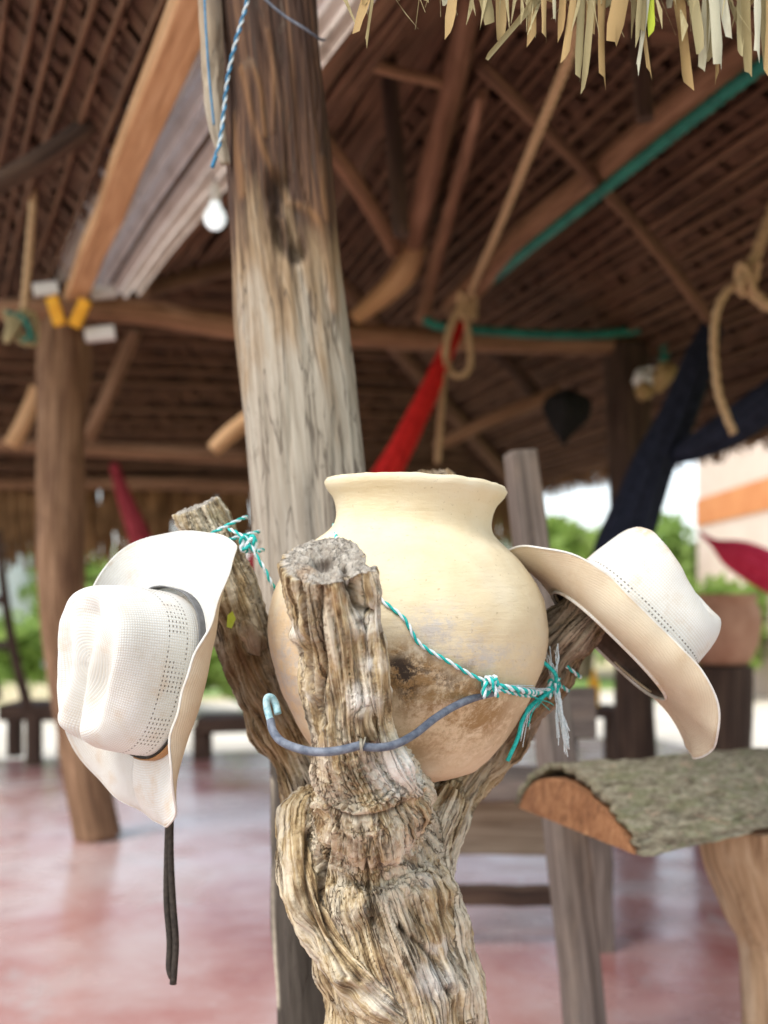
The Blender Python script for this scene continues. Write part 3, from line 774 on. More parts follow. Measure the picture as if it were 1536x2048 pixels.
# ------------------------------------------------------------------ posts
def gauss_mark(V, pts, rad, front_only=None):
    """0..1 closeness of vertices to a polyline of surface points"""
    pts = np.asarray(pts, float)
    q = smooth_path(pts, 60) if len(pts) > 1 else pts
    d = np.full(len(V), 1e3)
    sel = np.where(((V > q.min(0) - rad * 3.2) & (V < q.max(0) + rad * 3.2)).all(1))[0]
    W, e = V[sel], np.full(len(sel), 1e3)
    for c in q:
        e = np.minimum(e, ((W - c) ** 2).sum(1))
    d[sel] = e
    return np.exp(-d / rad ** 2)
def big_post():
    Y = 1.85
    base = 1200 + CZ * F / Y
    rows = [(722, base, 1.88, 140), (703, 2200, 1.87, 140), (688, 2000, 1.865, 140), (664, 1500, 1.85, 134), (638, 1250, 1.85, 127), (612, 950, 1.85, 121), (597, 800, 1.85, 119), (578, 600, 1.85, 112),
            (560, 400, 1.85, 110), (548, 200, 1.85, 108), (530, 0, 1.85, 112), (520, -150, 1.85, 112), (510, -420, 1.85, 112)]
    p = pix(rows)
    def shape(TH, S):
        e = 3.2                                                    # hewn: between round and square
        c, s_ = np.abs(np.cos(TH - 0.15)), np.abs(np.sin(TH - 0.15))
        return 0.93 / (c ** e + s_ ** e) ** (1 / e)
    def disp(G, th, s, r):
        d = 0.010 * fbm(G * np.array((9, 9, 2.2)), 3)
        rg = noise(G * np.array((45, 45, 2.6)) + 3)
        d += 0.0030 * rg - 0.0035 * np.exp(-(rg / 0.07) ** 2)
        d += 0.0012 * noise(G * np.array((120, 120, 6)))
        return d
    V, Fc, A = sweep(p, 520, 190, disp=disp, shape=shape, twist=0.12)
    front = V[:, 1] < 1.86
    yf = 1.745
    streaks = [[(480, 130), (512, 260), (545, 340), (572, 395)], [(575, 400), (610, 412), (640, 440), (652, 480), (660, 545), (668, 610)], [(535, 60), (548, 160), (545, 260)], [(642, 300), (646, 380), (652, 430)],
               [(455, 210), (470, 300), (480, 380)], [(500, 120), (520, 180), (530, 270)]]
    warm = np.zeros(len(V))
    for st, rr in zip(streaks, (0.005, 0.007, 0.004, 0.005, 0.008, 0.004)):
        warm = np.maximum(warm, gauss_mark(V * (1, 0, 1), np.array([P(x, y, 1.76) for x, y in st]) * (1, 0, 1), rr))
    warm *= front
    dk = gauss_mark(V * (1, 0, 1), np.array([P(x, y, 1.76) for x, y in [(556, 360), (551, 430), (568, 480), (590, 505)]]) * (1, 0, 1), 0.016) * front
    dk = np.clip(dk * (0.75 + 1.1 * fbm(A['grain'] * np.array((40, 40, 12.0)), 3)), 0, 1)
    V[:, 1] += 0.020 * dk - 0.003 * warm
    n = noise(A['grain'] * np.array((60, 60, 8))) * 0.5 + 0.5
    A['warm'] = np.clip(warm * (0.6 * n - 0.05), 0, 0.28)
    A['dark'] = np.clip(dk * 1.3 - 0.2, 0, 1) * 0.6
    edge = gauss_mark(V * (1, 0, 1), np.array([P(x, y, 1.84) for x, y in [(546, 1560), (550, 1700), (553, 1850), (558, 1990)]]) * (1, 0, 1), 0.006)
    A['pale'] = np.clip(edge * (2.2 * n - 0.7), 0, 0.8)
    t = thing('wooden_post', P(724, base, 1.88), 'tall weathered post behind the jar, grey below and dark brown above', 'post')
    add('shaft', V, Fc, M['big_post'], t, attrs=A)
    # a split sliver of wood standing off its left edge
    V, Fc, A = sweep(pix([(452, 330, 1.80, 8), (432, 240, 1.79, 17), (425, 120, 1.785, 21), (420, 0, 1.78, 24), (415, -160, 1.78, 24)]), 60, 24,
                     disp=lambda G, th, s, r: 0.004 * fbm(G * np.array((60, 60, 8.0)), 3) - 0.003 * (np.abs(noise(G * np.array((90, 90, 5.0)))) < 0.06))
    A['warm'] = np.zeros(len(V)); A['dark'] = np.zeros(len(V)); A['pale'] = np.full(len(V), 0.3)
    A['grain'][:, 2] += 1.35
    add('split_sliver', V, Fc, M['big_post'], t, attrs=A)
    return t
big_post()
def post(name, rows, mat, label, amp=0.10, nst=90, nseg=36, group=None, cat='post', shape=None):
    p = pix(rows)
    t = thing(name, p[0, :3] * (1, 1, 0), label, cat, group)
    def d(G, th, s, r): return r * amp * fbm(G * np.array((9, 9, 2.0)) + rows[0][0] * 0.1, 3) + 0.004 * noise(G * np.array((45, 45, 3.0)))
    V, Fc, A = sweep(p, nst, nseg, disp=d, shape=shape)
    add('shaft', V, Fc, M[mat], t, attrs=A)
    return t
post('wooden_post', [(197, 1676, 4.85, 46), (165, 1500, 4.85, 44), (140, 1350, 4.85, 44), (124, 1150, 4.85, 47), (122, 900, 4.85, 46), (128, 740, 4.85, 52), (128, 640, 4.85, 48)], 'old_post', 'brown round post under the far end of the pale gutter', cat='post')
post('wooden_post', [(1272, 1632, 5.35, 42), (1270, 1450, 5.35, 41), (1268, 1250, 5.35, 40), (1262, 1000, 5.35, 42), (1256, 800, 5.35, 44), (1252, 690, 5.35, 42)], 'dark_post', 'dark post behind the navy hammock, right of the grey plank')
t = post('leaning_plank_post', [(1178, 2150, 2.45, 37), (1160, 1950, 2.47, 37), (1130, 1660, 2.50, 35), (1100, 1400, 2.53, 32), (1063, 1090, 2.56, 30), (1040, 905, 2.58, 27)], 'plank', 'weathered grey squared pole leaning up behind the jar and right hat', amp=0.04,
         shape=lambda TH, S: 1.0 / (np.abs(np.cos(TH - 0.3)) ** 8 + np.abs(np.sin(TH - 0.3)) ** 8) ** (1 / 8))

# ------------------------------------------------------------------ the forked trunk that carries the jar
def forked_trunk():
    branches = {
        'trunk': [(835, 2790, 1.42, 190), (815, 2300, 1.41, 170), (806, 2048, 1.40, 160), (795, 1950, 1.40, 160), (776, 1870, 1.395, 160), (757, 1790, 1.39, 158), (745, 1730, 1.385, 154), (738, 1670, 1.37, 138), (737, 1625, 1.335, 120)],
        'front': [(790, 2020, 1.405, 100), (768, 1900, 1.40, 110), (752, 1790, 1.402, 98), (741, 1690, 1.376, 102), (738, 1640, 1.325, 104), (741, 1596, 1.275, 118), (728, 1556, 1.25, 98), (702, 1500, 1.228, 83), (690, 1440, 1.215, 78), (688, 1380, 1.205, 78), (680, 1300, 1.193, 78), (669, 1220, 1.18, 80), (659, 1150, 1.166, 83), (655, 1118, 1.155, 84)],
        'left': [(700, 1690, 1.44, 85), (640, 1590, 1.48, 74), (580, 1460, 1.505, 66), (520, 1340, 1.51, 64), (478, 1225, 1.505, 58), (437, 1110, 1.49, 48), (393, 1012, 1.475, 41)],
        'right': [(830, 1760, 1.42, 80), (868, 1650, 1.455, 68), (908, 1575, 1.495, 62), (975, 1480, 1.52, 62), (1060, 1370, 1.51, 62), (1140, 1270, 1.475, 60), (1215, 1195, 1.45, 52), (1268, 1140, 1.44, 44)],
        'back': [(790, 1680, 1.46, 70), (835, 1500, 1.60, 55), (862, 1250, 1.68, 50), (868, 1080, 1.70, 46), (872, 950, 1.71, 42)],
        'strand': [(650, 1600, 1.38, 34), (608, 1622, 1.36, 46), (603, 1690, 1.345, 48), (612, 1770, 1.335, 46), (640, 1850, 1.325, 44), (690, 1925, 1.318, 44), (752, 1990, 1.315, 44), (840, 2060, 1.33, 40)],
        'strand2': [(700, 1700, 1.342, 40), (672, 1790, 1.330, 36), (700, 1860, 1.326, 36), (765, 1910, 1.327, 38), (840, 1960, 1.336, 40), (905, 2040, 1.358, 44)],
        'strand3': [(905, 1590, 1.44, 40), (868, 1680, 1.40, 44), (872, 1780, 1.37, 42), (900, 1880, 1.36, 40), (930, 1990, 1.37, 38), (950, 2100, 1.38, 36)],
        'ledge': [(640, 1612, 1.262, 24), (690, 1606, 1.222, 26), (750, 1604, 1.21, 28), (815, 1588, 1.225, 26), (843, 1572, 1.255, 20)],
        'knob': [(735, 1480, 1.20, 18), (722, 1445, 1.178, 20), (722, 1400, 1.182, 18)],
        'ridge': [(735, 1135, 1.14, 20), (748, 1200, 1.15, 24), (752, 1290, 1.165, 22), (760, 1370, 1.17, 20), (765, 1450, 1.19, 18), (795, 1530, 1.205, 22), (830, 1580, 1.225, 24)],
        'snag': [(512, 1290, 1.47, 16), (492, 1262, 1.44, 18), (478, 1240, 1.43, 12)],
    }
    V, Fc = [], []
    samples = []
    for name, rows in branches.items():
        p = pix(rows)
        v, f, a = sweep(p, 70, 28, shape=None)
        Fc.append(f + sum(len(x) for x in V)); V.append(v)
        q = smooth_path(p, 60)
        T, Nn, B = frames(q[:, :3])
        s = np.concatenate([[0], np.cumsum(np.linalg.norm(np.diff(q[:, :3], axis=0), axis=1))])
        if name in ('ledge', 'snag'): continue
        tw = {'trunk': 1.0, 'strand': 1.0, 'strand2': 1.0}.get(name, 0.3)
        samples.append((name, q[:, :3], q[:, 3], T, Nn, B, s, tw))
    me = bpy.data.meshes.new('tmp'); o = bpy.data.objects.new('tmp', me); col.objects.link(o)
    me.from_pydata(np.vstack(V).tolist(), [], np.vstack(Fc).tolist())
    md = o.modifiers.new('r', 'REMESH'); md.mode = 'VOXEL'; md.voxel_size = 0.0019
    dg = bpy.context.evaluated_depsgraph_get(); dg.update()
    em = bpy.data.meshes.new_from_object(o.evaluated_get(dg))
    bpy.data.objects.remove(o)
    n = len(em.vertices)
    V = np.empty(n * 3); em.vertices.foreach_get('co', V); V = V.reshape(-1, 3)
    E = np.empty(len(em.edges) * 2, np.int32); em.edges.foreach_get('vertices', E); E = E.reshape(-1, 2)
    Q = np.empty(len(em.loops), np.int32); em.loops.foreach_get('vertex_index', Q)
    ok = len(Q) == 4 * len(em.polygons)
    Q = Q.reshape(-1, 4) if ok else None
    deg = np.bincount(E.ravel(), minlength=n)[:, None]
    for it in range(7):
        S = np.zeros_like(V)
        for k in range(3):
            S[:, k] = np.bincount(E[:, 0], V[E[:, 1], k], n) + np.bincount(E[:, 1], V[E[:, 0], k], n)
        V = V * 0.4 + 0.6 * S / deg
    def normals(V):
        a, b, c, d = (V[Q[:, i]] for i in range(4))
        fn = np.cross(c - a, d - b)
        nn = np.zeros_like(V)
        for k in range(3):
            for i in range(4): nn[:, k] += np.bincount(Q[:, i], fn[:, k], n)
        return nn / (np.linalg.norm(nn, axis=1)[:, None] + 1e-12)
    nr = normals(V)
    # grain coordinates from the nearest strands, displacement blended over them
    best = np.full(n, 1e9); grain = np.zeros((n, 3)); endg = np.zeros(n)
    acc = np.zeros(n); wsum = np.zeros(n); aged = np.zeros(n)
    Vall, nall, gall, eall, aall, wall, ball, nrall = V, n, grain, endg, acc, wsum, best, nr
    for bi, (name, C, R, T, Nn, B, s, tw) in enumerate(samples):
        mg = R.max() * 1.7
        sel = np.where(((Vall > C.min(0) - mg) & (Vall < C.max(0) + mg)).all(1))[0]
        V, nr = Vall[sel], nrall[sel]
        near = np.full(len(sel), 1e9); idx = np.zeros(len(sel), int)
        for k in range(0, len(C), 1):
            d = ((V - C[k]) ** 2).sum(1) / R[k] ** 2
            m = d < near
            near[m] = d[m]; idx[m] = k
        near = np.sqrt(near)
        rel = V - C[idx]
        cx, cy = (rel * Nn[idx]).sum(1), (rel * B[idx]).sum(1)
        along = s[idx] + (rel * T[idx]).sum(1)
        th = np.arctan2(cy, cx) + tw * along
        rn = R.mean() * 0.9
        rad = np.clip(np.hypot(cx, cy) / (R[idx] + 1e-9), 0, 1.1)
        G = np.stack([rn * rad * np.cos(th), rn * rad * np.sin(th), along], 1) + bi * 3.7
        w = np.exp(-7 * (near - 1).clip(-1, 3))
        r1 = noise(G * np.array((34, 34, 3.4)))
        r2 = noise(G * np.array((70, 70, 6.0)) + 5)
        r3 = noise(G * np.array((150, 150, 11.0)) + 9)
        r4 = noise(G * np.array((270, 270, 16.0)) + 13)
        disp = 0.0030 * r1 + 0.0075 * (np.abs(r2) - 0.25) + 0.0058 * (np.abs(r3) - 0.25) + 0.0034 * (np.abs(r4) - 0.25)
        gate = np.clip(noise(G * np.array((18, 18, 5.0)) + 31) * 4 - 0.2, 0, 1)
        disp -= 0.0055 * np.exp(-(r2 / 0.06) ** 2) * gate
        disp -= 0.0024 * np.exp(-(r3 / 0.08) ** 2) * (1 - 0.5 * gate)
        aall[sel] += w * disp; wall[sel] += w
        near = near + 0.16 * noise(V * 38) + 0.08 * noise(V * 110)
        m = near < ball[sel]
        ball[sel[m]] = near[m]; gall[sel[m]] = G[m]
        aged[sel[m]] = np.clip((along[m] - 0.10) / 0.14, 0, 1) * (np.clip((0.40 - along[m]) / 0.10, 0, 1) if name == 'left' else 1) * {'left': 0.85, 'right': 0.9, 'back': 0.9}.get(name, 0)
        if name in ('front', 'left'):
            ax = T[-1]
            e = ((nr @ ax) > 0.55) & (np.linalg.norm(V - C[-1], axis=1) < R[-1] * 1.35)
            eall[sel] = np.maximum(eall[sel], e.astype(float))
    V, n, grain, endg, acc, wsum, nr = Vall, nall, gall, eall, aall, wall, nrall
    D = acc / (wsum + 1e-9) * (1 - 0.65 * endg)
    D += 0.010 * fbm(V * 14, 2) * (1 - 0.6 * endg) + 0.0016 * fbm(V * 80, 2) * (1 - 0.5 * endg)
    V = V + nr * D[:, None]
    # knots, holes, scars and swellings at the places the real trunk has them
    def spot(px, py, Y, rad, amt, sq=1.0):
        c = P(px, py, Y)
        d = (V - c) * (1, 1, 1 / sq)
        return amt * np.exp(-(d ** 2).sum(1) / rad ** 2)
    mv = np.zeros(n)
    mv += spot(723, 1243, 1.135, 0.0055, -0.016) + spot(723, 1243, 1.14, 0.016, 0.008)
    mv += spot(722, 1405, 1.15, 0.016, 0.006) + spot(690, 1440, 1.16, 0.014, 0.006) + spot(712, 1452, 1.16, 0.011, -0.009)
    mv += spot(720, 1845, 1.27, 0.020, 0.020) + spot(742, 1862, 1.27, 0.014, 0.012)
    mv += spot(700, 1880, 1.27, 0.013, -0.016) + spot(735, 1895, 1.27, 0.012, -0.016) + spot(672, 1862, 1.28, 0.010, -0.012)
    mv += spot(672, 1965, 1.28, 0.018, 0.012) + spot(700, 1985, 1.28, 0.013, -0.014) + spot(745, 1998, 1.28, 0.012, -0.012)
    mv += spot(785, 1752, 1.27, 0.007, -0.009) + spot(612, 1890, 1.30, 0.012, -0.014, 2.2)
    mv += spot(600, 1268, 1.18, 0.010, 0.010)
    V = V + nr * mv[:, None]
    pith = spot(648, 1128, 1.155, 0.010, 1.0)
    V = V - np.array((0, -0.15, 1.0)) * (0.028 * pith)[:, None]
    # long drying checks down the front
    crk = np.zeros(n)
    for line, rr, dep in [([(648, 1180), (645, 1260), (652, 1330), (640, 1400), (648, 1450)], 0.0028, 0.009), ([(612, 1190), (618, 1290), (622, 1380)], 0.0026, 0.007), ([(706, 1170), (715, 1210), (742, 1225)], 0.003, 0.008),
                          ([(733, 1700), (737, 1790), (746, 1850)], 0.0026, 0.009), ([(655, 1690), (640, 1790), (665, 1880), (720, 1960)], 0.0032, 0.010), ([(612, 1680), (610, 1780), (640, 1880), (690, 1950)], 0.0036, 0.011),
                          ([(762, 1712), (765, 1762)], 0.0022, 0.006), ([(800, 1860), (860, 1920), (905, 2010)], 0.003, 0.008), ([(690, 1135), (702, 1180)], 0.003, 0.010), ([(600, 1150), (606, 1190)], 0.0028, 0.008),
                          ([(660, 1612), (712, 1624), (770, 1618), (815, 1604)], 0.0028, 0.004)]:
        pts = np.array([P(x, y, 1.18 if y < 1500 else (1.24 if y < 1650 else 1.29)) for x, y in line]) * (1, 0, 1)
        m = gauss_mark(V * (1, 0, 1), pts, rr) * (nr[:, 1] < -0.1)
        V = V - nr * (m * dep)[:, None]
        crk = np.maximum(crk, m)
    cap = P(652, 1128, 1.157)
    for x, y in [(600, 1105), (640, 1090), (690, 1092), (735, 1112), (728, 1150), (690, 1172), (648, 1182), (600, 1165), (575, 1140)]:
        e = P(x, y, 1.157 - (y - 1128) * 0.00045)
        m = gauss_mark(V, np.array([cap, (cap + e) / 2 + rng.normal(size=3) * 0.002, e]), 0.0022) * endg
        V = V - np.array((0, -0.2, 1.0)) * (m * 0.006)[:, None]
        crk = np.maximum(crk, m * 0.7)
    pale = np.zeros(n); dark = crk * 0.75; warm = np.zeros(n)  # cracks darkened: the shade inside them is put into the colour
    for x, y, Y, r, a in [(800, 1535, 1.20, .035, 1), (770, 1500, 1.20, .022, .8), (722, 1405, 1.15, .022, 1), (742, 1330, 1.15, .016, .7), (735, 1240, 1.14, .022, .75), (720, 1845, 1.26, .022, 1), (800, 1700, 1.28, .03, .5), (868, 1745, 1.3, .02, .7),
                          (760, 2010, 1.28, .03, .6), (870, 1960, 1.31, .03, .7), (645, 1530, 1.19, .012, .6), (598, 1260, 1.17, .012, .9), (612, 1400, 1.18, .010, .7), (700, 1160, 1.14, .02, .3), (470, 1100, 1.44, .03, .5), (840, 1560, 1.23, .02, .8), (880, 1900, 1.32, .02, .5)]:
        pale = np.maximum(pale, spot(x, y, Y, r, a))
    for x, y, Y, r, a in [(723, 1243, 1.14, .006, 1), (648, 1128, 1.16, .011, 1), (712, 1452, 1.16, .012, .7), (700, 1882, 1.27, .014, .8), (735, 1897, 1.27, .014, .8), (700, 1985, 1.28, .016, .8), (612, 1890, 1.29, .012, .8), (840, 1860, 1.29, .022, .5), (690, 1690, 1.28, .02, .3), (500, 1240, 1.45, .03, .6), (530, 1290, 1.45, .03, .5)]:
        dark = np.maximum(dark, spot(x, y, Y, r, a))
    for x, y, Y, r, a in [(665, 1200, 1.13, .03, .7), (660, 1540, 1.19, .04, .7), (690, 1460, 1.16, .02, .8), (655, 1350, 1.15, .035, .7), (780, 1930, 1.28, .04, .5), (610, 1140, 1.13, .02, .8), (560, 1450, 1.46, .06, .9), (470, 1330, 1.46, .05, .9), (930, 1560, 1.44, .03, .6), (1000, 1480, 1.47, .04, .8)]:
        warm = np.maximum(warm, spot(x, y, Y, r, a))
    base = P(835, 2790, 1.42); base[2] = 0
    t = thing('forked_trunk', base, 'gnarled tan tree trunk with forked prongs cradling the clay jar', 'tree trunk')
    add('forked_wood', V, Q, M['trunk'], t, attrs={'grain': grain, 'endgrain': endg * 0.9, 'pale': pale, 'dark': dark, 'warm': warm * 0.55, 'aged': aged})
forked_trunk()

# ------------------------------------------------------------------ the clay jar
POT = [(0, 1556), (60, 1555), (100, 1548), (148, 1530), (182, 1495), (214, 1450), (242, 1395), (262, 1345), (274, 1300), (278, 1250), (273, 1215), (261, 1178), (242, 1142), (216, 1112), (188, 1088), (167, 1070), (157, 1054), (155, 1038), (158, 1020), (164, 1003), (173, 990), (179, 982), (181, 975), (179, 969), (172, 966), (163, 970), (152, 985), (144, 1010), (142, 1045), (160, 1085), (215, 1135), (250, 1200), (256, 1260), (240, 1340), (190, 1440), (110, 1525), (0, 1538)]
PY, PCX = 1.42, 816.0
TILT = math.radians(3.2)
pot_axis_row = 1256.0
def pot_world(rho, row, th):
    """profile point (radius px, row) turned by th about the jar's slightly tilted axis"""
    k = PY / F
    loc = np.array((rho * k * math.cos(th), rho * k * math.sin(th), -(row - pot_axis_row) * k))
    x = loc[0] * math.cos(TILT) + loc[2] * math.sin(TILT)
    z = -loc[0] * math.sin(TILT) + loc[2] * math.cos(TILT)
    return P(PCX, pot_axis_row, PY) + np.array((x, loc[1], z))
prof = smooth_path(np.array([[r, y, 0.0] for r, y in POT]), 150)[:, :2]
prof[0, 0] = prof[-1, 0] = 0.5
outer = prof[:int(len(prof) * 0.62)]
def jar():
    nth = 160
    V = []
    for r, y in prof:
        for k in range(nth):
            th = 2 * math.pi * k / nth
            rr = r * (1 + 0.006 * math.sin(2 * th + 0.7) + 0.004 * math.sin(3 * th + y * 0.01)) + 0.8 * math.sin(y * 0.06 + 2 * th) * min(1, r / 100)
            V.append(pot_world(rr, y + 2.2 * math.sin(2 * th + 1.0) * (1 if y < 1000 else 0.3), th))
    V = np.array(V)
    V += (V - P(PCX, pot_axis_row, PY)) * (0.006 * fbm(V * 34, 3) + 0.002 * noise(V * np.array((30, 30, 240))))[:, None]
    Fc = []
    for i in range(len(prof) - 1):
        for k in range(nth):
            a = i * nth + k; b = i * nth + (k + 1) % nth
            Fc.append((a, a + nth, b + nth, b))
    sx = HX + V[:, 0] / V[:, 1] * F; sy = HY - (V[:, 2] - CZ) / V[:, 1] * F
    front = (V[:, 1] < PY + 0.02)
    n = fbm(V * 22, 3)
    low = np.clip(((sy + n * 60 - 0.45 * (sx - 960)) - 1345) / 60, 0, 1)
    sm = (np.exp(-((sx - 880) / 75) ** 2 - ((sy - 1255) / 45) ** 2) + 0.9 * np.exp(-((sx - 960) / 90) ** 2 - ((sy - 1320) / 35) ** 2) + 0.9 * np.exp(-((sx - 575) / 40) ** 2 - ((sy - 1330) / 120) ** 2)) * front
    st = (np.exp(-((sx - 870) / 135) ** 2 - ((sy - 1392 - 0.25 * (sx - 865)) / 70) ** 2) + 0.9 * np.exp(-((sx - 800) / 60) ** 2 - ((sy - 1330) / 45) ** 2) + 0.5 * np.exp(-((sx - 950) / 70) ** 2 - ((sy - 1400) / 30) ** 2) + 0.35 * np.exp(-((sx - 940) / 80) ** 2 - ((sy - 1440) / 45) ** 2) + 0.45 * np.exp(-((sx - 840) / 90) ** 2 - ((sy - 1500) / 30) ** 2)) * front
    so = (np.exp(-((sx - 795) / 30) ** 2 - ((sy - 1340) / 26) ** 2) + 0.8 * np.exp(-((sx - 815) / 20) ** 2 - ((sy - 1380) / 24) ** 2) + 0.5 * np.exp(-((sx - 935) / 14) ** 2 - ((sy - 1335) / 9) ** 2) + 0.6 * np.exp(-((sx - 865) / 90) ** 2 - ((sy - 1352 - 0.35 * (sx - 865)) / 26) ** 2)) * front
    add('clay_jar', V, np.array(Fc), M['clay'], attrs={'low': low * front, 'smudge': np.clip(sm, 0, 1), 'stain': np.clip(st * 1.25, 0, 1), 'soot': np.clip(so * 1.15, 0, 1)})
    o = bpy.data.objects['clay_jar']
    tag(o, 'round cream clay jar with wide flared rim sitting in the forked trunk', 'jar')
jar()
def on_pot(px, py, off=0.003):
    """a point of the jar's skin seen near pixel (px, py), off metres proud of it"""
    k = PY / F
    best = None
    for r, y in outer:
        for th in np.linspace(math.pi, 2 * math.pi, 61):
            w = pot_world(r + off / k, y, th)
            sx = HX + w[0] / w[1] * F; sy = HY - (w[2] - CZ) / w[1] * F
            d = (sx - px) ** 2 + (sy - py) ** 2
            if best is None or d < best[0]: best = (d, w)
    return best[1]

# ------------------------------------------------------------------ twine, cable and knots
def twine(parent, pts, r=0.0016, pitch=0.022, fuzz=0, seed=1):
    """two laid strands, one turquoise and one pale"""
    pts = np.asarray(pts, float)
    L = np.linalg.norm(np.diff(pts, axis=0), axis=1).sum()
    n = max(24, int(L / 0.0022))
    q = smooth_path(pts, n)
    T, Nn, B = frames(q)
    s = np.linspace(0, L, n)
    for k, m in enumerate(('teal', 'palefibre')):
        a = 2 * math.pi * s / pitch + math.pi * k + 0.6 * np.sin(s * 60)
        c = q + r * 0.75 * (np.cos(a)[:, None] * Nn + np.sin(a)[:, None] * B)
        V, Fc, A = sweep(np.hstack([c, np.full((n, 1), r)]), 0, 7)
        add('strand', V, Fc, M[m], parent, attrs=A)
def fibres(parent, a, pts, count, spread, mat, r=0.00035, name='frayed_fibre'):
    rr = random.Random(count * 13 + int(a[0] * 1000))
    for k in range(count):
        q = [np.array(a, float)]
        off = np.array([rr.gauss(0, 1) for _ in range(3)]) * spread
        for i, p in enumerate(pts):
            t = (i + 1) / len(pts)
            q.append(np.array(p, float) + off * t + np.array([rr.gauss(0, 1) for _ in range(3)]) * spread * 0.25)
        cut = rr.uniform(0.6, 1.0)
        q = smooth_path(np.array(q), 20)[:max(6, int(20 * cut))]
        tube(name, q, r * rr.uniform(0.7, 1.6), M[mat], parent, n=16, seg=5)
tw = thing('twine', P(480, 1090, 1.43), 'turquoise and white twine tied from left prong round the jar to right prong', 'twine')
def wrap(cpx, Y, hw, tilt, turns=1.0, start=0.0):
    c = P(*cpx, Y); k = hw * Y / F
    ax = np.array((math.cos(tilt), 0, math.sin(tilt)))             # across the prong, in the picture plane
    return [c + ax * k * math.cos(a) + np.array((0, k * math.sin(a), 0)) + np.array((-math.sin(tilt), 0, math.cos(tilt))) * 0.004 * a for a in np.linspace(start, start + 2 * math.pi * turns, int(16 * turns))]
twine(tw, wrap((452, 1092), 1.483, 60, 0.40, 1.1, -0.3))
twine(tw, wrap((466, 1112), 1.487, 61, 0.20, 1.1, -0.5))
kn = P(497, 1088, 1.425)
twine(tw, [kn + np.array((0.008 * math.cos(a), 0.007 * math.sin(a * 1.3), 0.009 * math.sin(2 * a))) for a in np.linspace(0, 14, 40)], r=0.0022)
twine(tw, [P(458, 1058, 1.44), P(478, 1068, 1.425), P(497, 1085, 1.42), P(512, 1110, 1.42), P(530, 1140, 1.42), P(550, 1178, 1.43), P(575, 1200, 1.50), P(620, 1180, 1.60), P(720, 1120, 1.60), P(700, 1075, 1.55), P(668, 1050, 1.45)])
twine(tw, [P(668, 1050, 1.45), on_pot(672, 1076), on_pot(700, 1120), on_pot(730, 1165), on_pot(762, 1202), on_pot(800, 1242), on_pot(845, 1288), on_pot(900, 1328), on_pot(940, 1350), on_pot(972, 1368, 0.006)])
k2 = on_pot(975, 1375, 0.006)
twine(tw, [k2 + np.array((0.008 * math.cos(a), 0.007 * math.sin(a * 1.4) - 0.004, 0.011 * math.sin(1.7 * a))) for a in np.linspace(0, 12, 30)], r=0.0018)
J = P(1108, 1376, 1.425)
twine(tw, [k2, on_pot(1010, 1372, 0.007), on_pot(1045, 1380, 0.008), P(1078, 1384, 1.39), J], r=0.0022)
twine(tw, [k2, on_pot(1015, 1380, 0.008), P(1060, 1392, 1.36), P(1090, 1380, 1.40), J], r=0.0014)
twine(tw, wrap((1090, 1338), 1.50, 62, -0.75, 1.2, -1.2))
twine(tw, [J + np.array((0.007 * math.cos(a), 0.007 * math.sin(a * 1.4), 0.012 * math.sin(1.7 * a))) for a in np.linspace(0, 12, 30)], r=0.0017)
tube('loose_end', [J, P(1112, 1352, 1.41), P(1096, 1332, 1.40), P(1070, 1314, 1.385), P(1042, 1308, 1.375)], 0.0026, M['teal'], tw, seg=7)
tube('loose_end', [J, P(1088, 1392, 1.40), P(1065, 1410, 1.39), P(1045, 1440, 1.385), P(1036, 1475, 1.38), P(1015, 1522, 1.38)], 0.0027, M['teal'], tw, seg=7)
fibres(tw, J, [P(1060, 1418, 1.39), P(1050, 1440, 1.385), P(1042, 1490, 1.38), P(1040, 1515, 1.38)], 9, 0.006, 'palefibre')
fibres(tw, J, [P(1118, 1400, 1.42), P(1122, 1430, 1.42), P(1128, 1465, 1.42), P(1134, 1515, 1.42)], 30, 0.0055, 'palefibre', 0.0005)
fibres(tw, J, [P(1108, 1345, 1.42), P(1104, 1320, 1.42), P(1098, 1292, 1.42)], 12, 0.006, 'palefibre', 0.0005)
fibres(tw, k2, [P(1030, 1372, 1.31), P(1065, 1376, 1.36), J], 12, 0.004, 'palefibre', 0.0005)
fibres(tw, J, [P(1085, 1395, 1.40), P(1060, 1420, 1.39), P(1048, 1450, 1.385)], 8, 0.005, 'teal', 0.0005)
fibres(tw, P(1050, 1385, 1.35), [P(1075, 1400, 1.38), P(1095, 1408, 1.40), P(1112, 1420, 1.41)], 5, 0.003, 'teal', 0.0004)

cb = thing('bent_cable', P(660, 1505, 1.15), 'bluish grey bent cable hooked round the front prong below the knot', 'cable')
cpts = [P(541, 1440, 1.215), P(546, 1462, 1.205), P(562, 1482, 1.19), P(590, 1495, 1.175), P(625, 1503, 1.162), P(662, 1503, 1.158), P(695, 1497, 1.16), P(722, 1490, 1.165)]
tube('cable_length', cpts, 0.0047, M['cable'], cb, n=60, seg=14)
tube('cable_length', [P(722, 1493, 1.168), P(755, 1495, 1.17), P(790, 1489, 1.18), P(830, 1468, 1.20), P(868, 1438, 1.225), P(910, 1412, 1.255), P(950, 1395, 1.28), P(985, 1386, 1.295)], 0.0045, M['cable'], cb, n=60, seg=14)
tube('hooked_tip', [P(556, 1428, 1.222), P(551, 1408, 1.226), P(543, 1395, 1.225), P(534, 1397, 1.222), P(534, 1415, 1.22), P(541, 1442, 1.214)], 0.0042, M['cable_tip'], cb, n=40, seg=12)
wl = []
for a in np.linspace(0, 4 * math.pi, 40):
    wl.append(P(722, 1491, 1.166) + np.array((0.0012 * a / 6 - 0.001, 0.0066 * math.cos(a), 0.0068 * math.sin(a))))
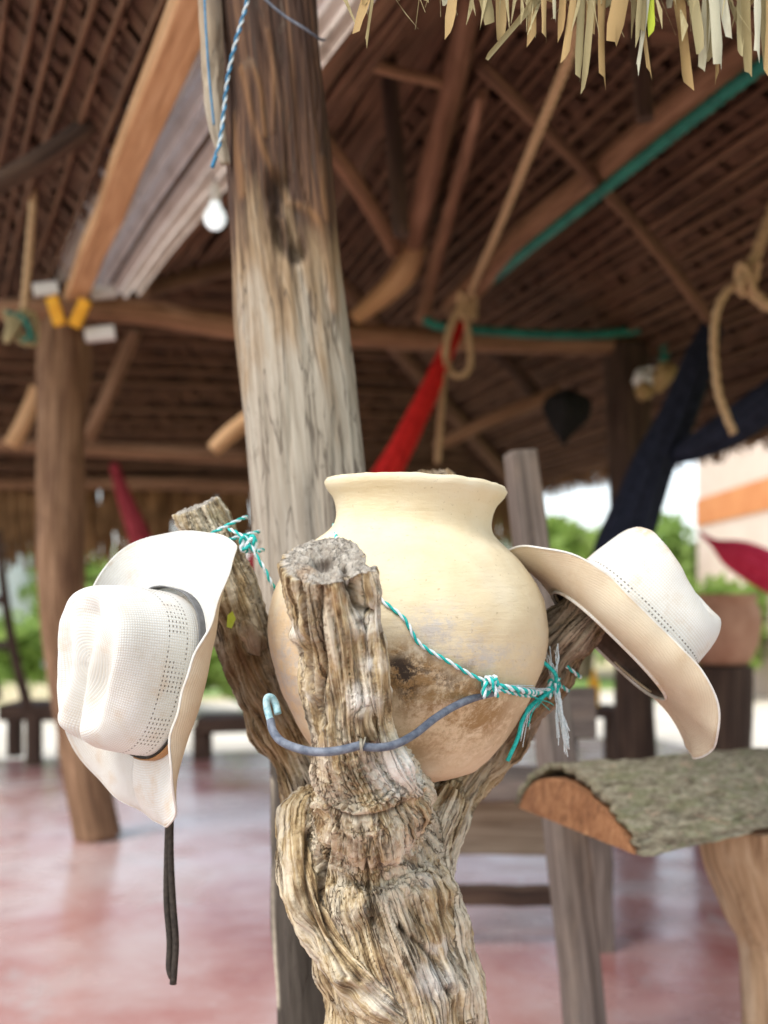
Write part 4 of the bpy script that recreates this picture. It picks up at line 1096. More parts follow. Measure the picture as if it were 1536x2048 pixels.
tube('wire_binding', wl, 0.0011, M['wire'], cb, n=70, seg=6)
tube('wire_binding', [P(722, 1500, 1.16), P(730, 1478, 1.165), P(728, 1470, 1.18)], 0.0011, M['wire'], cb, n=16, seg=6)

# ------------------------------------------------------------------ the two straw hats
def hat(name, C, u, front, label, curl, dip, band_mat, strap=None, a=0.098, b=0.078, W=0.088, H=0.112, soil_at=None, narrow=0.1, sp=1.5):
    C = np.asarray(C, float)
    u = np.asarray(u, float); u /= np.linalg.norm(u)
    l = np.asarray(front, float); l = l - u * l.dot(u); l /= np.linalg.norm(l)
    s = np.cross(u, l)
    W2 = lambda p: C + p[..., 0:1] * l + p[..., 1:2] * s + p[..., 2:3] * u
    t = thing(name, C, label, 'hat', None)
    nth, nw = 200, 34
    th = np.linspace(0, 2 * np.pi, nth, endpoint=False)
    S = np.abs(np.sin(th)) ** sp
    side = np.sign(np.sin(th))
    cl = np.where(side > 0, curl[0], curl[1])
    fr = np.cos(th)
    phi_end = cl * S - np.where(fr > 0, dip[0], dip[1]) * (1 - S) * np.abs(fr) ** 1.0
    phi_end += 0.06 * np.sin(5 * th + 1.3) + 0.05 * np.sin(9 * th + C[0] * 30) + 0.03 * np.sin(17 * th)
    wid = W * (1 - narrow * np.sin(th) ** 2 + 0.02 * np.sin(3 * th))
    ox, oy = np.cos(th) / a, np.sin(th) / b
    on = np.hypot(ox, oy); ox, oy = ox / on, oy / on
    x, y, z = a * np.cos(th) * 0.985, b * np.sin(th) * 0.985, np.zeros(nth)
    P3, WV = [], []
    arc = np.concatenate([[0], np.cumsum(np.hypot(np.diff(x), np.diff(y)))])
    for j in range(nw):
        P3.append(np.stack([x, y, z], 1)); WV.append(np.stack([arc * (1 + 0.9 * j / nw), wid * j / (nw - 1), 0 * z], 1))
        f = (j + 0.5) / (nw - 1)
        ph = phi_end * (1.55 * f ** 1.15) / 1.3
        if j == 0: ph = ph * 0 - 0.05
        dw = wid / (nw - 1)
        x = x + ox * np.cos(ph) * dw; y = y + oy * np.cos(ph) * dw; z = z + np.sin(ph) * dw
    P3 = np.array(P3).reshape(-1, 3)
    i, j = np.meshgrid(np.arange(nw - 1), np.arange(nth), indexing='ij')
    j2 = (j + 1) % nth
    Q = np.stack([i * nth + j, i * nth + j2, (i + 1) * nth + j2, (i + 1) * nth + j], -1).reshape(-1, 4)
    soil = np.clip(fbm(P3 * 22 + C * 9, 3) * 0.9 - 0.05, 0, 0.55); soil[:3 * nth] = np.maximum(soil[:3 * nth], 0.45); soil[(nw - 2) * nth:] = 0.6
    o = add('brim', W2(P3), Q, M['straw_under'], t, attrs={'weave': np.array(WV).reshape(-1, 3), 'soil': soil})
    md = o.modifiers.new('thick', 'SOLIDIFY'); md.thickness = 0.0022; md.offset = 0
    o.data.materials.append(M['straw']); md.material_offset = 1
    brim = o
    rim = W2(P3[(nw - 1) * nth:]); rim = np.vstack([rim, rim[:1]])
    V, Fc, A = sweep(np.hstack([rim, np.full((len(rim), 1), 0.0016)]), 0, 6, caps=0)
    A['weave'] = A['grain']; A['soil'] = np.full(len(V), 0.35)
    add('brim_edge', V, Fc, M['straw'], brim, attrs=A)
    # crown
    prof = [(1.0, -0.004), (1.0, 0.004), (0.995, 0.015), (0.99, 0.03), (0.98, 0.045), (0.965, 0.06), (0.945, 0.075), (0.925, 0.088), (0.90, 0.098), (0.865, 0.106), (0.82, 0.1105), (0.76, 0.112), (0.66, 0.112), (0.54, 0.112), (0.40, 0.112), (0.26, 0.112), (0.12, 0.112), (0.01, 0.112)]
    pr = smooth_path(np.array([[p[0] * 0.09, p[1], 0] for p in prof]), 70)[:, :2]; pr[:, 0] /= 0.09
    ns = len(pr)
    K = []
    WV = []
    run = 0
    for q in range(ns):
        if q: run += math.hypot((pr[q, 0] - pr[q - 1, 0]) * 0.09, pr[q, 1] - pr[q - 1, 1])
        sx = 2.6                                                  # a squarish oval
        cc, ss = np.cos(th), np.sin(th)
        rr = 1 / (np.abs(cc) ** sx + np.abs(ss) ** sx) ** (1 / sx)
        K.append(np.stack([a * pr[q, 0] * rr * cc, b * pr[q, 0] * rr * ss, np.full(nth, pr[q, 1] * H / 0.112)], 1))
        WV.append(np.stack([arc, np.full(nth, run), 0 * arc], 1))
    K = np.array(K).reshape(-1, 3)
    zt = np.clip((K[:, 2] / H - 0.55) / 0.45, 0, 1); zt = zt * zt * (3 - 2 * zt)
    X, Yl = K[:, 0].copy(), K[:, 1].copy()
    g = lambda v, c, w: np.exp(-((v - c) / w) ** 2)
    crease = 0.026 * g(Yl, 0, 0.019) * np.clip((X + 0.088) / 0.03, 0, 1) * (0.8 + 0.5 * np.clip(X / 0.08, 0, 1))
    dent = 0.027 * g(X, 0.018, 0.055) * g(np.abs(Yl), 0.050, 0.019)
    slope = 0.010 * np.clip((X + 0.02) / 0.1, 0, 1)
    K[:, 2] -= zt * (crease + dent + slope)
    K[:, 1] -= np.sign(Yl) * zt * 0.012 * g(X, 0.030, 0.05) * np.clip(np.abs(Yl) / 0.05, 0, 1)
    K[:, 2] += 0.0016 * fbm(K * 26 + 3, 2) * zt
    K[:, :2] *= (1 + 0.018 * noise(K * 18 + 8))[:, None]
    i, j = np.meshgrid(np.arange(ns - 1), np.arange(nth), indexing='ij')
    j2 = (j + 1) % nth
    Q = np.stack([i * nth + j, i * nth + j2, (i + 1) * nth + j2, (i + 1) * nth + j], -1).reshape(-1, 4)
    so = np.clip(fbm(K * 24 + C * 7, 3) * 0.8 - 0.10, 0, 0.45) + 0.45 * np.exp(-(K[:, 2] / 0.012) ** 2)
    if soil_at is not None:
        so = so + np.exp(-((K[:, 2] / H - 0.94) / 0.08) ** 2) * soil_at * np.clip(0.3 + noise(K * 30), 0, 1) * 1.5
    o = add('crown', W2(K), Q, M['straw_holes'], t, attrs={'weave': np.array(WV).reshape(-1, 3), 'soil': np.clip(so, 0, 1)})
    md = o.modifiers.new('thick', 'SOLIDIFY'); md.thickness = 0.002; md.offset = -1
    crown = o
    # sweatband inside the opening
    def ring(name, sc, z0, z1, mat, th0=0, th1=2 * np.pi, thick=0.0016, lift=None):
        n = 140
        tt = np.linspace(th0, th1, n)
        rr = 1 / (np.abs(np.cos(tt)) ** 2.6 + np.abs(np.sin(tt)) ** 2.6) ** (1 / 2.6)
        V = []
        for zz in np.linspace(z0, z1, 5):
            k = sc + (0 if lift is None else lift(tt))
            V.append(np.stack([a * k * rr * np.cos(tt), b * k * rr * np.sin(tt), np.full(n, zz)], 1))
        V = np.array(V).reshape(-1, 3)
        i, j = np.meshgrid(np.arange(4), np.arange(n - 1), indexing='ij')
        Q = np.stack([i * n + j, i * n + j + 1, (i + 1) * n + j + 1, (i + 1) * n + j], -1).reshape(-1, 4)
        o = add(name, W2(V), Q, mat, crown)
        md = o.modifiers.new('thick', 'SOLIDIFY'); md.thickness = thick; md.offset = 0
        return o
    ring('sweatband', 0.955, -0.002, 0.034, M['leather'])
    return t, W2, ring
lh, lW2, lring = hat('straw_hat', P(314, 1346, 1.365), (-0.67, -0.72, 0.16), (-0.25, 0.03, -0.97), 'off white straw hat on the left prong, crown crease facing the camera', (1.6, 1.9), (0.82, 0.66), None, narrow=0.24, W=0.094, a=0.101, b=0.083, H=0.118, sp=2.0)
lring('hat_band', 1.02, 0.001, 0.012, M['grey_band'], 0.2, 4.0, lift=lambda t: 0.05 * np.clip(np.sin((t - 1.2) * 1.1), 0, 1))
lring('hat_band', 1.045, 0.000, 0.012, M['tan_leather'], 0.15, 1.0)
lring('hat_band', 1.025, 0.011, 0.014, M['cord'], -0.2, 1.1)
for dx, r_, e in ((-7, 0.0040, 1955), (5, 0.0046, 1968)):
    tube('chin_strap', [P(352 + dx * .3, 1500, 1.43), P(341 + dx * .3, 1600, 1.42), P(338 + dx * .5, 1700, 1.42), P(340 + dx, 1800, 1.42), P(346 + dx, 1880, 1.42), P(344 + dx * .9, 1935, 1.42), P(345 + dx * 0.2, e, 1.42)], r_, M['cord'], lh, n=50, seg=10)
rh, rW2, rring = hat('straw_hat', P(1218, 1288, 1.44), (0.70, 0.05, 0.70), (0.70, 0.03, -0.715), 'cream straw hat tipped on the right prong, underside of its brim showing', (1.6, 1.70), (0.62, 0.52), None, soil_at=0.9, narrow=0.36, sp=1.3, W=0.092, H=0.138, a=0.100)

# ------------------------------------------------------------------ half-log bench on the right
def log_bench():
    L = P(1030, 1600, 2.20); Rr = P(1280, 1700, 1.96)
    t = thing('log_bench', P(1560, 2200, 2.35) * (1, 1, 0), 'half log bench with green lichened bark and orange cut end', 'bench')
    ch = (Rr - L); w = np.linalg.norm(ch); ch /= w
    ax = np.array((0.778, 0.628, -0.022)); ax /= np.linalg.norm(ax)
    up = np.cross(ax, -ch); up = -up if up[2] < 0 else up
    mid = (L + Rr) / 2 - np.array((0, 0, 0.012))
    Lg, nst, na = 1.5, 120, 60
    def section(k, t_s, inner):
        """arc of the half log; k 0..1 along the arc from the far to the near edge"""
        an = math.pi * (1 - k)
        hgt = 0.106 * (1.0 if not inner else 0.80)
        wid = w / 2 * (1.0 if not inner else 0.93)
        tp = 1 - 0.17 * t_s
        return tp * ch * wid * (0.55 * (2 * k - 1) + 0.45 * math.cos(an)) + tp * up * hgt * abs(math.sin(math.pi * k ** 0.74))
    # heartwood
    V, G = [], []
    for i in range(nst):
        s = Lg * i / (nst - 1)
        for j in range(na):
            V.append(mid + ax * s + section(j / (na - 1), s, True)); G.append((j * 0.006, 0.2 * math.sin(math.pi * j / (na - 1)), s))
    Fc = []
    for i in range(nst - 1):
        for j in range(na - 1):
            a = i * na + j
            Fc.append((a, a + 1, a + na + 1, a + na))
        Fc.append((i * na, i * na + na, i * na + na + na - 1, i * na + na - 1))
    # cut end, saw-roughened
    b0 = len(V)
    rows = 14
    for r in range(rows):
        f = r / (rows - 1)
        for j in range(na):
            p = section(j / (na - 1), 0, True)
            hz = p @ up
            q = ch * (p @ ch) + up * hz * (1 - f)
            V.append(mid + q - ax * (0.004 * float(fbm(np.array([[q @ ch * 30, q @ up * 30, 1.0]]), 2)[0]) if 0 < r < rows - 1 and 0 < j < na - 1 else 0))
            G.append((q @ ch, q @ up, 0.0))
    for r in range(rows - 1):
        for j in range(na - 1):
            a = b0 + r * na + j
            Fc.append((a, a + na, a + na + 1, a + 1))
    add('heartwood', V, Fc, M['heart'], t, attrs={'grain': np.array(G)})
    # bark: a thick rough shell that has come away a little at the cut
    V, G, inn = [], [], []
    for i in range(nst):
        s = Lg * i / (nst - 1)
        for j in range(na):
            k = j / (na - 1)
            V.append(mid + ax * (s + 0.012 - (0.018 if j > na * 0.55 else 0) * 0.4) + section(k, s, False) * 1.01); G.append((0.17 * math.cos(math.pi * k), 0.17 * math.sin(math.pi * k), s))
    V = np.array(V); G = np.array(G)
    out = (V - (mid + np.outer((V - mid) @ ax, ax))); out /= np.linalg.norm(out, axis=1)[:, None]
    d = 0.009 * fbm(G * np.array((18, 18, 7)), 4) - 0.008 * np.exp(-(noise(G * np.array((46, 46, 7.0)) + 2) / 0.07) ** 2) + 0.003 * noise(G * np.array((120, 120, 40.0))) + 0.003
    first = G[:, 2] < 0.03
    d[first] += 0.006 * np.clip((G[first, 0]) / 0.17, 0, 1)
    V = V + out * d[:, None]
    V[G[:, 2] < 0.001] += np.outer(0.010 * fbm(G[G[:, 2] < 0.001] * 40, 3), ax)
    inner = V - out * 0.013
    n0 = len(V)
    Fc = []
    for i in range(nst - 1):
        for j in range(na - 1):
            a = i * na + j
            Fc.append((a, a + 1, a + na + 1, a + na)); Fc.append((n0 + a, n0 + a + na, n0 + a + na + 1, n0 + a + 1))
        for j in (0, na - 1):
            a = i * na + j
            Fc.append((a, a + na, n0 + a + na, n0 + a))
    for j in range(na - 1):
        Fc.append((j, n0 + j, n0 + j + 1, j + 1))
    add('bark', np.vstack([V, inner]), Fc, M['log_bark'], t, attrs={'grain': np.vstack([G, G * 0.93])})
    # trunk leg under it
    p = pix([(1600, 2230, 2.35, 128), (1592, 2048, 2.35, 108), (1585, 1880, 2.36, 104), (1560, 1780, 2.36, 118), (1540, 1700, 2.37, 130), (1535, 1640, 2.37, 135)])
    V, Fc, A = sweep(p, 120, 70, disp=lambda G, th, s, r: 0.012 * fbm(G * np.array((12, 12, 3.0)), 3) + 0.004 * noise(G * np.array((60, 60, 5.0))) - 0.004 * np.exp(-(noise(G * np.array((40, 40, 3.0)) + 4) / 0.08) ** 2))
    add('leg', V, Fc, M['bench_leg'], t, attrs=A)
    far = mid + ax * 1.3
    V, Fc, A = sweep(np.array([[far[0], far[1], 0, 0.12], [far[0], far[1], 0.3, 0.11], [far[0], far[1], 0.6, 0.12]]), 40, 40, disp=lambda G, th, s, r: 0.012 * fbm(G * np.array((12, 12, 3.0)), 3))
    add('leg', V, Fc, M['bench_leg'], t, attrs=A)
log_bench()

# ------------------------------------------------------------------ rustic plank bench behind the trunk
def plank_bench():
    Y = 3.3
    t = thing('plank_bench', P(1050, 1900, Y) * (1, 1, 0), 'rustic grey plank bench half hidden behind the trunk and log', 'bench')
    def board(name, a, b, w, h, m, up=(0, 0, 1)):
        V, Fc, A = box_between(a, b, w, h, up, 0.002)
        add(name, V, Fc, M[m], t, smooth=False, attrs=A)
    board('seat', P(820, 1565, Y), P(1160, 1568, Y), 0.26, 0.07, 'plank')
    board('leg', P(1204, 1905, Y) * (1, 1, 0) + (0, 0, 0.0), P(1196, 1600, Y), 0.07, 0.06, 'plank', (0, 1, 0))
    board('leg', P(820, 1905, Y) * (1, 1, 0), P(824, 1600, Y), 0.07, 0.06, 'plank', (0, 1, 0))
    board('rung', P(830, 1790, Y), P(1190, 1792, Y), 0.05, 0.055, 'dark_post')
    board('apron', P(830, 1650, Y + 0.12), P(1150, 1655, Y + 0.12), 0.03, 0.17, 'tan_plank')
    board('backrest', P(940, 1430, Y + 0.16), P(1190, 1425, Y + 0.16), 0.04, 0.16, 'plank')
plank_bench()

# ------------------------------------------------------------------ furniture and pots farther in
def far_chair():
    Y = 7.0
    t = thing('wooden_chair', P(90, 1530, Y) * (1, 1, 0), 'dark chair with curved back beside the far left post', 'chair')
    def bar(name, rows, m='dark_post'):
        V, Fc, A = sweep(pix(rows), 24, 8); add(name, V, Fc, M[m], t, attrs=A)
    bar('back_post', [(-4, 1060, Y, 8), (8, 1180, Y, 9), (25, 1290, Y, 10), (52, 1400, Y, 11), (66, 1460, Y, 11)])
    bar('back_post', [(-60, 1060, Y + .4, 8), (-48, 1180, Y + .4, 9), (-30, 1290, Y + .4, 10), (-5, 1400, Y + .4, 11)])
    for i, y in enumerate((1110, 1200, 1290)):
        bar('back_slat', [(-60 + i * 8, y, Y + .38, 9), (0 + i * 10, y, Y + 0.02, 9)])
    V, Fc, A = box_between(P(20, 1420, Y + .2), P(150, 1420, Y + .2), 0.45, 0.10)
    add('seat', V, Fc, M['dark_post'], t, smooth=False, attrs=A)
    for x, yy in ((68, Y), (138, Y), (30, Y + .4), (130, Y + .4)):
        top = P(x, 1425, yy)
        V, Fc, A = box_between(top * (1, 1, 0), top, 0.09, 0.09, (0, 1, 0)); add('leg', V, Fc, M['dark_post'], t, smooth=False, attrs=A)
far_chair()
def far_bench():
    Y = 7.3
    t = thing('low_bench', P(480, 1520, Y) * (1, 1, 0), 'low dark bench at the far edge of the floor, left of the jar', 'bench')
    V, Fc, A = box_between(P(400, 1447, Y), P(640, 1440, Y), 0.35, 0.10); add('seat', V, Fc, M['dark_post'], t, smooth=False, attrs=A)
    for x in (405, 625):
        top = P(x, 1450, Y); V, Fc, A = box_between(top * (1, 1, 0), top, 0.12, 0.12, (0, 1, 0)); add('leg', V, Fc, M['dark_post'], t, smooth=False, attrs=A)
far_bench()
def lathe(rows, c, seg=40):
    V = [c + np.array((r * math.cos(2 * math.pi * k / seg), r * math.sin(2 * math.pi * k / seg), z)) for r, z in rows for k in range(seg)]
    Fc = [(i * seg + k, i * seg + (k + 1) % seg, (i + 1) * seg + (k + 1) % seg, (i + 1) * seg + k) for i in range(len(rows) - 1) for k in range(seg)]
    return np.array(V), np.array(Fc)
post('tree_stump', [(1446, 1652, 5.1, 64), (1446, 1560, 5.1, 58), (1446, 1450, 5.1, 57), (1444, 1332, 5.1, 60)], 'dark_post', 'thick dark stump holding up the terracotta bowl', cat='stump')
c = P(1443, 1330, 5.1)
V, Fc = lathe([(0.005, 0.004), (0.11, 0.004), (0.13, 0.02), (0.165, 0.10), (0.178, 0.19), (0.172, 0.26), (0.15, 0.30), (0.165, 0.32), (0.16, 0.33), (0.14, 0.30), (0.16, 0.2), (0.14, 0.09), (0.005, 0.03)], c)
tag(add('terracotta_bowl', V, Fc, M['terracotta']), 'round terracotta bowl on the dark stump at right', 'bowl')
def bottle(x, y, Y, r, h, m, label):
    V, Fc = lathe([(0.002, 0), (r, 0.002), (r, h * 0.6), (r * 0.85, h * 0.7), (r * 0.35, h * 0.82), (r * 0.35, h), (0.002, h)], P(x, y, Y), 20)
    tag(add('bottle', V, Fc, M[m]), label, 'bottle')
def small_table():
    Y = 6.6
    t = thing('low_table', P(1180, 1550, Y) * (1, 1, 0), 'low dark table carrying a yellow bottle, below the right hat', 'table')
    V, Fc, A = box_between(P(1130, 1422, Y), P(1232, 1422, Y), 0.3, 0.06); add('table_top', V, Fc, M['dark_post'], t, smooth=False, attrs=A)
    for x in (1140, 1222):
        top = P(x, 1426, Y); V, Fc, A = box_between(top * (1, 1, 0), top, 0.08, 0.08, (0, 1, 0)); add('leg', V, Fc, M['dark_post'], t, smooth=False, attrs=A)
small_table()
bottle(1188, 1412, 6.6, 0.035, 0.22, 'yellow', 'yellow bottle on the low dark table')

# ------------------------------------------------------------------ ropes, hoses, hammocks, bulb
def cloth_roll(name, rows, mat, label, cat, pleats=9, n=70):
    p = pix(rows)
    V, Fc, A = sweep(p, n, 54, disp=lambda G, th, s, r: r * (0.10 * np.sin(pleats * th + 6 * s) + 0.06 * np.sin((pleats * 2 + 1) * th - 4 * s)))
    return tag(add(name, V, Fc, M[mat], attrs=A), label, cat)
cloth_roll('hammock', [(926, 640, 5.0, 9), (905, 680, 4.95, 13), (870, 755, 4.85, 17), (825, 850, 4.75, 21), (775, 945, 4.65, 25), (715, 1060, 4.5, 34), (660, 1110, 4.45, 42), (620, 1060, 4.5, 36), (602, 950, 4.7, 26), (590, 800, 4.9, 16), (582, 690, 5.0, 9)], 'red_cloth', 'bright red hammock tied up to the knotted tan rope', 'hammock')
cloth_roll('hammock', [(228, 930, 6.4, 9), (246, 985, 6.3, 13), (268, 1045, 6.2, 18), (300, 1110, 6.1, 22), (370, 1180, 6.0, 26), (440, 1200, 6.0, 26), (500, 1150, 6.1, 22), (545, 1050, 6.3, 16), (560, 930, 6.5, 9)], 'shaded_red_cloth', 'red hammock strip with painted-in shade hanging above the left hat', 'hammock')
cloth_roll('hammock', [(1424, 650, 4.6, 20), (1395, 730, 4.6, 30), (1350, 840, 4.6, 34), (1300, 950, 4.6, 40), (1262, 1050, 4.6, 46), (1235, 1150, 4.6, 50), (1260, 1260, 4.7, 46), (1340, 1300, 4.9, 36)], 'navy_cloth', 'navy hammock gathered steeply in front of the dark post', 'hammock')
cloth_roll('hammock', [(1640, 735, 4.2, 36), (1530, 810, 4.3, 36), (1450, 862, 4.4, 32), (1380, 900, 4.5, 22), (1335, 918, 4.6, 12)], 'navy_cloth', 'wide navy hammock slung in from the right edge', 'hammock')
cloth_roll('hammock', [(1700, 1215, 5.6, 34), (1580, 1162, 5.7, 36), (1500, 1124, 5.8, 33), (1460, 1104, 5.85, 24), (1428, 1086, 5.9, 8), (1400, 1066, 6.0, 3)], 'pink_cloth', 'crimson hammock end at the right edge above the terracotta bowl', 'hammock')
t = cloth_roll('cloth_bag', [(1132, 780, 5.2, 14), (1132, 800, 5.2, 40), (1134, 825, 5.2, 42), (1130, 850, 5.2, 30), (1128, 876, 5.2, 10), (1127, 890, 5.2, 3)], 'black_cloth', 'black cloth bag hanging under the tie beam right of the jar', 'bag', pleats=4)
rp = thing('tan_rope', P(933, 600, 4.9), 'tan rope tied in a looped knot above the red hammock', 'rope')
def rope(rows, r, parent, m='rope', name='rope_length'):
    p = np.array([P(*q) for q in rows])
    L = np.linalg.norm(np.diff(p, axis=0), axis=1).sum()
    n = max(40, int(L / 0.012))
    V, Fc, A = sweep(np.hstack([p, np.full((len(p), 1), r)]), n, 12, disp=lambda G, th, s, rr: 0.18 * rr * np.sin(3 * th + s * 140))
    return add(name, V, Fc, M[m], parent, attrs=A)
rope([(1160, 40, 2.6), (1128, 140, 2.8), (1062, 300, 3.2), (1000, 450, 3.9), (960, 540, 4.5), (938, 595, 4.9)], 0.0135, rp)
rope([(938, 595, 4.95), (905, 640, 4.88), (893, 690, 4.88), (900, 740, 4.88), (922, 752, 4.88), (940, 730, 4.88), (938, 680, 4.88), (930, 620, 4.88)], 0.014, rp)
rope([(915, 620, 4.88), (895, 680, 4.86), (888, 740, 4.86), (882, 820, 4.86), (875, 925, 4.86)], 0.015, rp)
kc = P(934, 612, 4.9)
tube('knot', [kc + np.array((0.035 * math.cos(a), 0.03 * math.sin(a * 1.3), 0.05 * math.sin(1.6 * a))) for a in np.linspace(0, 13, 40)], 0.015, M['rope'], rp, n=80, seg=8)
rp2 = thing('tan_rope', P(1495, 560, 3.6), 'pale tan rope knotted at the right edge with a long hanging tail', 'rope')
rope([(1560, 380, 3.6), (1530, 460, 3.6), (1508, 520, 3.6), (1495, 555, 3.6)], 0.018, rp2)
rope([(1490, 560, 3.58), (1452, 585, 3.58), (1432, 630, 3.58), (1428, 700, 3.58), (1436, 780, 3.58), (1452, 830, 3.58), (1468, 868, 3.58)], 0.013, rp2)
rope([(1490, 560, 3.6), (1510, 590, 3.6), (1540, 610, 3.6), (1580, 600, 3.6)], 0.020, rp2)
kc = P(1494, 558, 3.58)
tube('knot', [kc + np.array((0.03 * math.cos(a), 0.025 * math.sin(a * 1.3), 0.04 * math.sin(1.6 * a))) for a in np.linspace(0, 13, 40)], 0.014, M['rope'], rp2, n=80, seg=8)
hs = thing('green_hose', P(950, 600, 5.0), 'green hose running along the sloping beam and the tie beam', 'hose')
rope([(950, 590, 5.02), (1040, 512, 4.38), (1150, 425, 3.9), (1300, 305, 3.42), (1440, 195, 3.06), (1570, 95, 2.82), (1700, -10, 2.6)], 0.019, hs, 'green_rope', 'hose_length')
rope([(850, 640, 5.02), (880, 652, 5.0), (960, 660, 5.02), (1080, 668, 5.10), (1200, 668, 5.18), (1310, 660, 5.26), (1330, 700, 5.26), (1325, 725, 5.26)], 0.020, hs, 'green_rope', 'hose_length')
wb = thing('plastic_bundle', P(1300, 800, 5.05), 'cream plastic bundle tied at the top of the dark post', 'bundle')
for k in range(7):
    x, y = 1300 + random.uniform(-32, 32), 760 + random.uniform(-32, 30)
    q = [P(x + random.uniform(-20, 20), y + random.uniform(-20, 20), 5.05 + random.uniform(-.08, .08)) for _ in range(3)]
    V, Fc, A = sweep(np.array([[*v, 0.03 + 0.02 * random.random()] for v in q]), 16, 12, disp=lambda G, th, s, r: 0.3 * r * fbm(G * 40, 2), round_end=0.03)
    add('fold', V, Fc, M['white_plastic'] if k % 2 else M['strip_tan'], wb)
lb = thing('light_bulb', P(430, 400, 3.5), 'white round light bulb left of the tall post', 'light bulb')
c = P(430, 437, 3.5)
V, Fc = lathe([(0.002, -0.037), (0.019, -0.032), (0.032, -0.018), (0.037, 0.0), (0.032, 0.020), (0.021, 0.036), (0.016, 0.055)], c, 28)
add('glass_globe', V, Fc, M['bulb'], lb)
V, Fc = lathe([(0.017, 0.052), (0.018, 0.09), (0.012, 0.105), (0.002, 0.118)], c, 20)
add('socket', V, Fc, M['white_plastic'], lb)
tube('cord', [c + (0, 0, 0.115), c + (0.01, 0, 0.25), c + (0, 0.02, 0.45)], 0.004, M['cord'], lb, n=12, seg=6)
ls = thing('thin_rope', P(45, 640, 4.2), 'thin tan line hanging down the left edge to a tangled end', 'rope')
rope([(98, -60, 4.0), (82, 150, 4.05), (68, 380, 4.1), (48, 620, 4.2)], 0.014, ls)
kc = P(42, 655, 4.2)
tube('tangle', [kc + np.array((0.05 * math.cos(a * 1.1), 0.04 * math.sin(a * 1.3), 0.06 * math.sin(1.7 * a))) for a in np.linspace(0, 16, 40)], 0.009, M['strip_olive'], ls, n=90, seg=6)
tube('tangle', [kc + np.array((0.045 * math.cos(a * 1.4 + 1), 0.04 * math.sin(a * 1.1), 0.05 * math.sin(1.3 * a + 1))) for a in np.linspace(0, 12, 40)], 0.007, M['green_rope'], ls, n=70, seg=6)
tube('wire_loop', [P(285, -30, 3.0), P(305, 20, 3.0), P(335, 80, 3.0), P(360, 104, 3.0), P(362, 85, 3.0), P(345, 40, 3.0), P(320, -30, 3.0)], 0.008, M['rope'], None, n=50, seg=7)
tag(bpy.data.objects['wire_loop'], 'tan string loop dangling in front of the orange beam', 'string')
bs = thing('blue_string', P(428, 330, 1.72), 'blue and white string hanging down the left side of the tall post', 'string')
pts = np.array([P(505, -40, 1.70), P(490, 20, 1.70), P(470, 90, 1.70), P(455, 160, 1.71), P(446, 240, 1.715), P(438, 292, 1.715), P(424, 335, 1.715)])
q = smooth_path(pts, 150); T, Nn, B = frames(q); s = np.linspace(0, 0.30, 150)
for k, m in enumerate(('blue_fibre', 'palefibre')):
    a = 2 * math.pi * s / 0.03 + math.pi * k
    cc = q + 0.0016 * (np.cos(a)[:, None] * Nn + np.sin(a)[:, None] * B)
    V, Fc, A = sweep(np.hstack([cc, np.full((150, 1), 0.0020 if k == 0 else 0.0015)])[: 150 if k == 0 else 138], 0, 7)
    add('strand', V, Fc, M[m], bs)
tube('string_end', [P(432, 312, 1.714), P(424, 335, 1.714)], 0.0032, M['blue_fibre'], bs, n=8, seg=7)
tag(tube('thin_wire', [P(500, -30, 1.72), P(560, 25, 1.725), P(610, 58, 1.73), P(640, 78, 1.76), P(650, 80, 1.86)], 0.0022, M['cable'], None, n=40, seg=7), 'thin grey wire crossing the top of the tall post', 'wire')
tag(tube('thin_wire', [P(408, -30, 1.74), P(412, 60, 1.74), P(418, 150, 1.745), P(428, 250, 1.75)], 0.0018, M['blue_fibre'], None, n=40, seg=7), 'thin dark blue wire down the split edge of the tall post', 'wire')
lf = P(464, 1240, 1.435)
V = [lf + np.array(v) for v in ((-0.007, 0, -0.009), (0.000, -0.003, -0.011), (0.005, 0, 0.002), (0.001, -0.003, 0.012), (-0.006, 0, 0.006))]
tag(add('leaf', V, [(0, 1, 4), (1, 2, 4), (2, 3, 4)], M['strip_green']), 'small bright green leaf between the left hat and left prong', 'leaf')

# ------------------------------------------------------------------ outside: walls, trees, shrubs
def building(name, c, sx, sy, h, wall_mat, label, band=None):
    t = thing(name, (c[0], c[1], -0.16), label, 'building')
    x0, x1, y0, y1 = c[0] - sx / 2, c[0] + sx / 2, c[1] - sy / 2, c[1] + sy / 2
    def bx(nm, a, b, m):
        (ax, ay, az), (bx_, by, bz) = a, b
        V = [(ax, ay, az), (bx_, ay, az), (bx_, by, az), (ax, by, az), (ax, ay, bz), (bx_, ay, bz), (bx_, by, bz), (ax, by, bz)]
        add(nm, V, [(0, 3, 2, 1), (4, 5, 6, 7), (0, 1, 5, 4), (1, 2, 6, 5), (2, 3, 7, 6), (3, 0, 4, 7)], M[m], t, smooth=False)
    bx('wall', (x0, y0, -0.16), (x1, y1, h), wall_mat)
    if band: bx('painted_band', (x0 - 0.02, y0 - 0.02, band[0]), (x1 + 0.02, y1 + 0.02, band[1]), band[2])
    bx('roof', (x0 - 0.3, y0 - 0.3, h), (x1 + 0.3, y1 + 0.3, h + 0.18), 'dark_post')
    bx('door', (x0 + sx * 0.15, y0 - 0.04, -0.16), (x0 + sx * 0.15 + 0.9, y0 - 0.005, 2.0), 'timber')
    bx('window', (x0 + sx * 0.6, y0 - 0.04, 1.0), (x0 + sx * 0.6 + 1.0, y0 - 0.005, 1.9), 'dark_post')
    return t
building('house', (7.2, 14.5), 5.0, 4.0, 4.2, 'peach_wall', 'peach plastered house with an orange band at the far right', (2.15, 2.55, 'orange_wall'))
building('house', (-8.6, 19.0), 5.0, 4.0, 2.4, 'white_wall', 'white plastered house far off at the left edge')
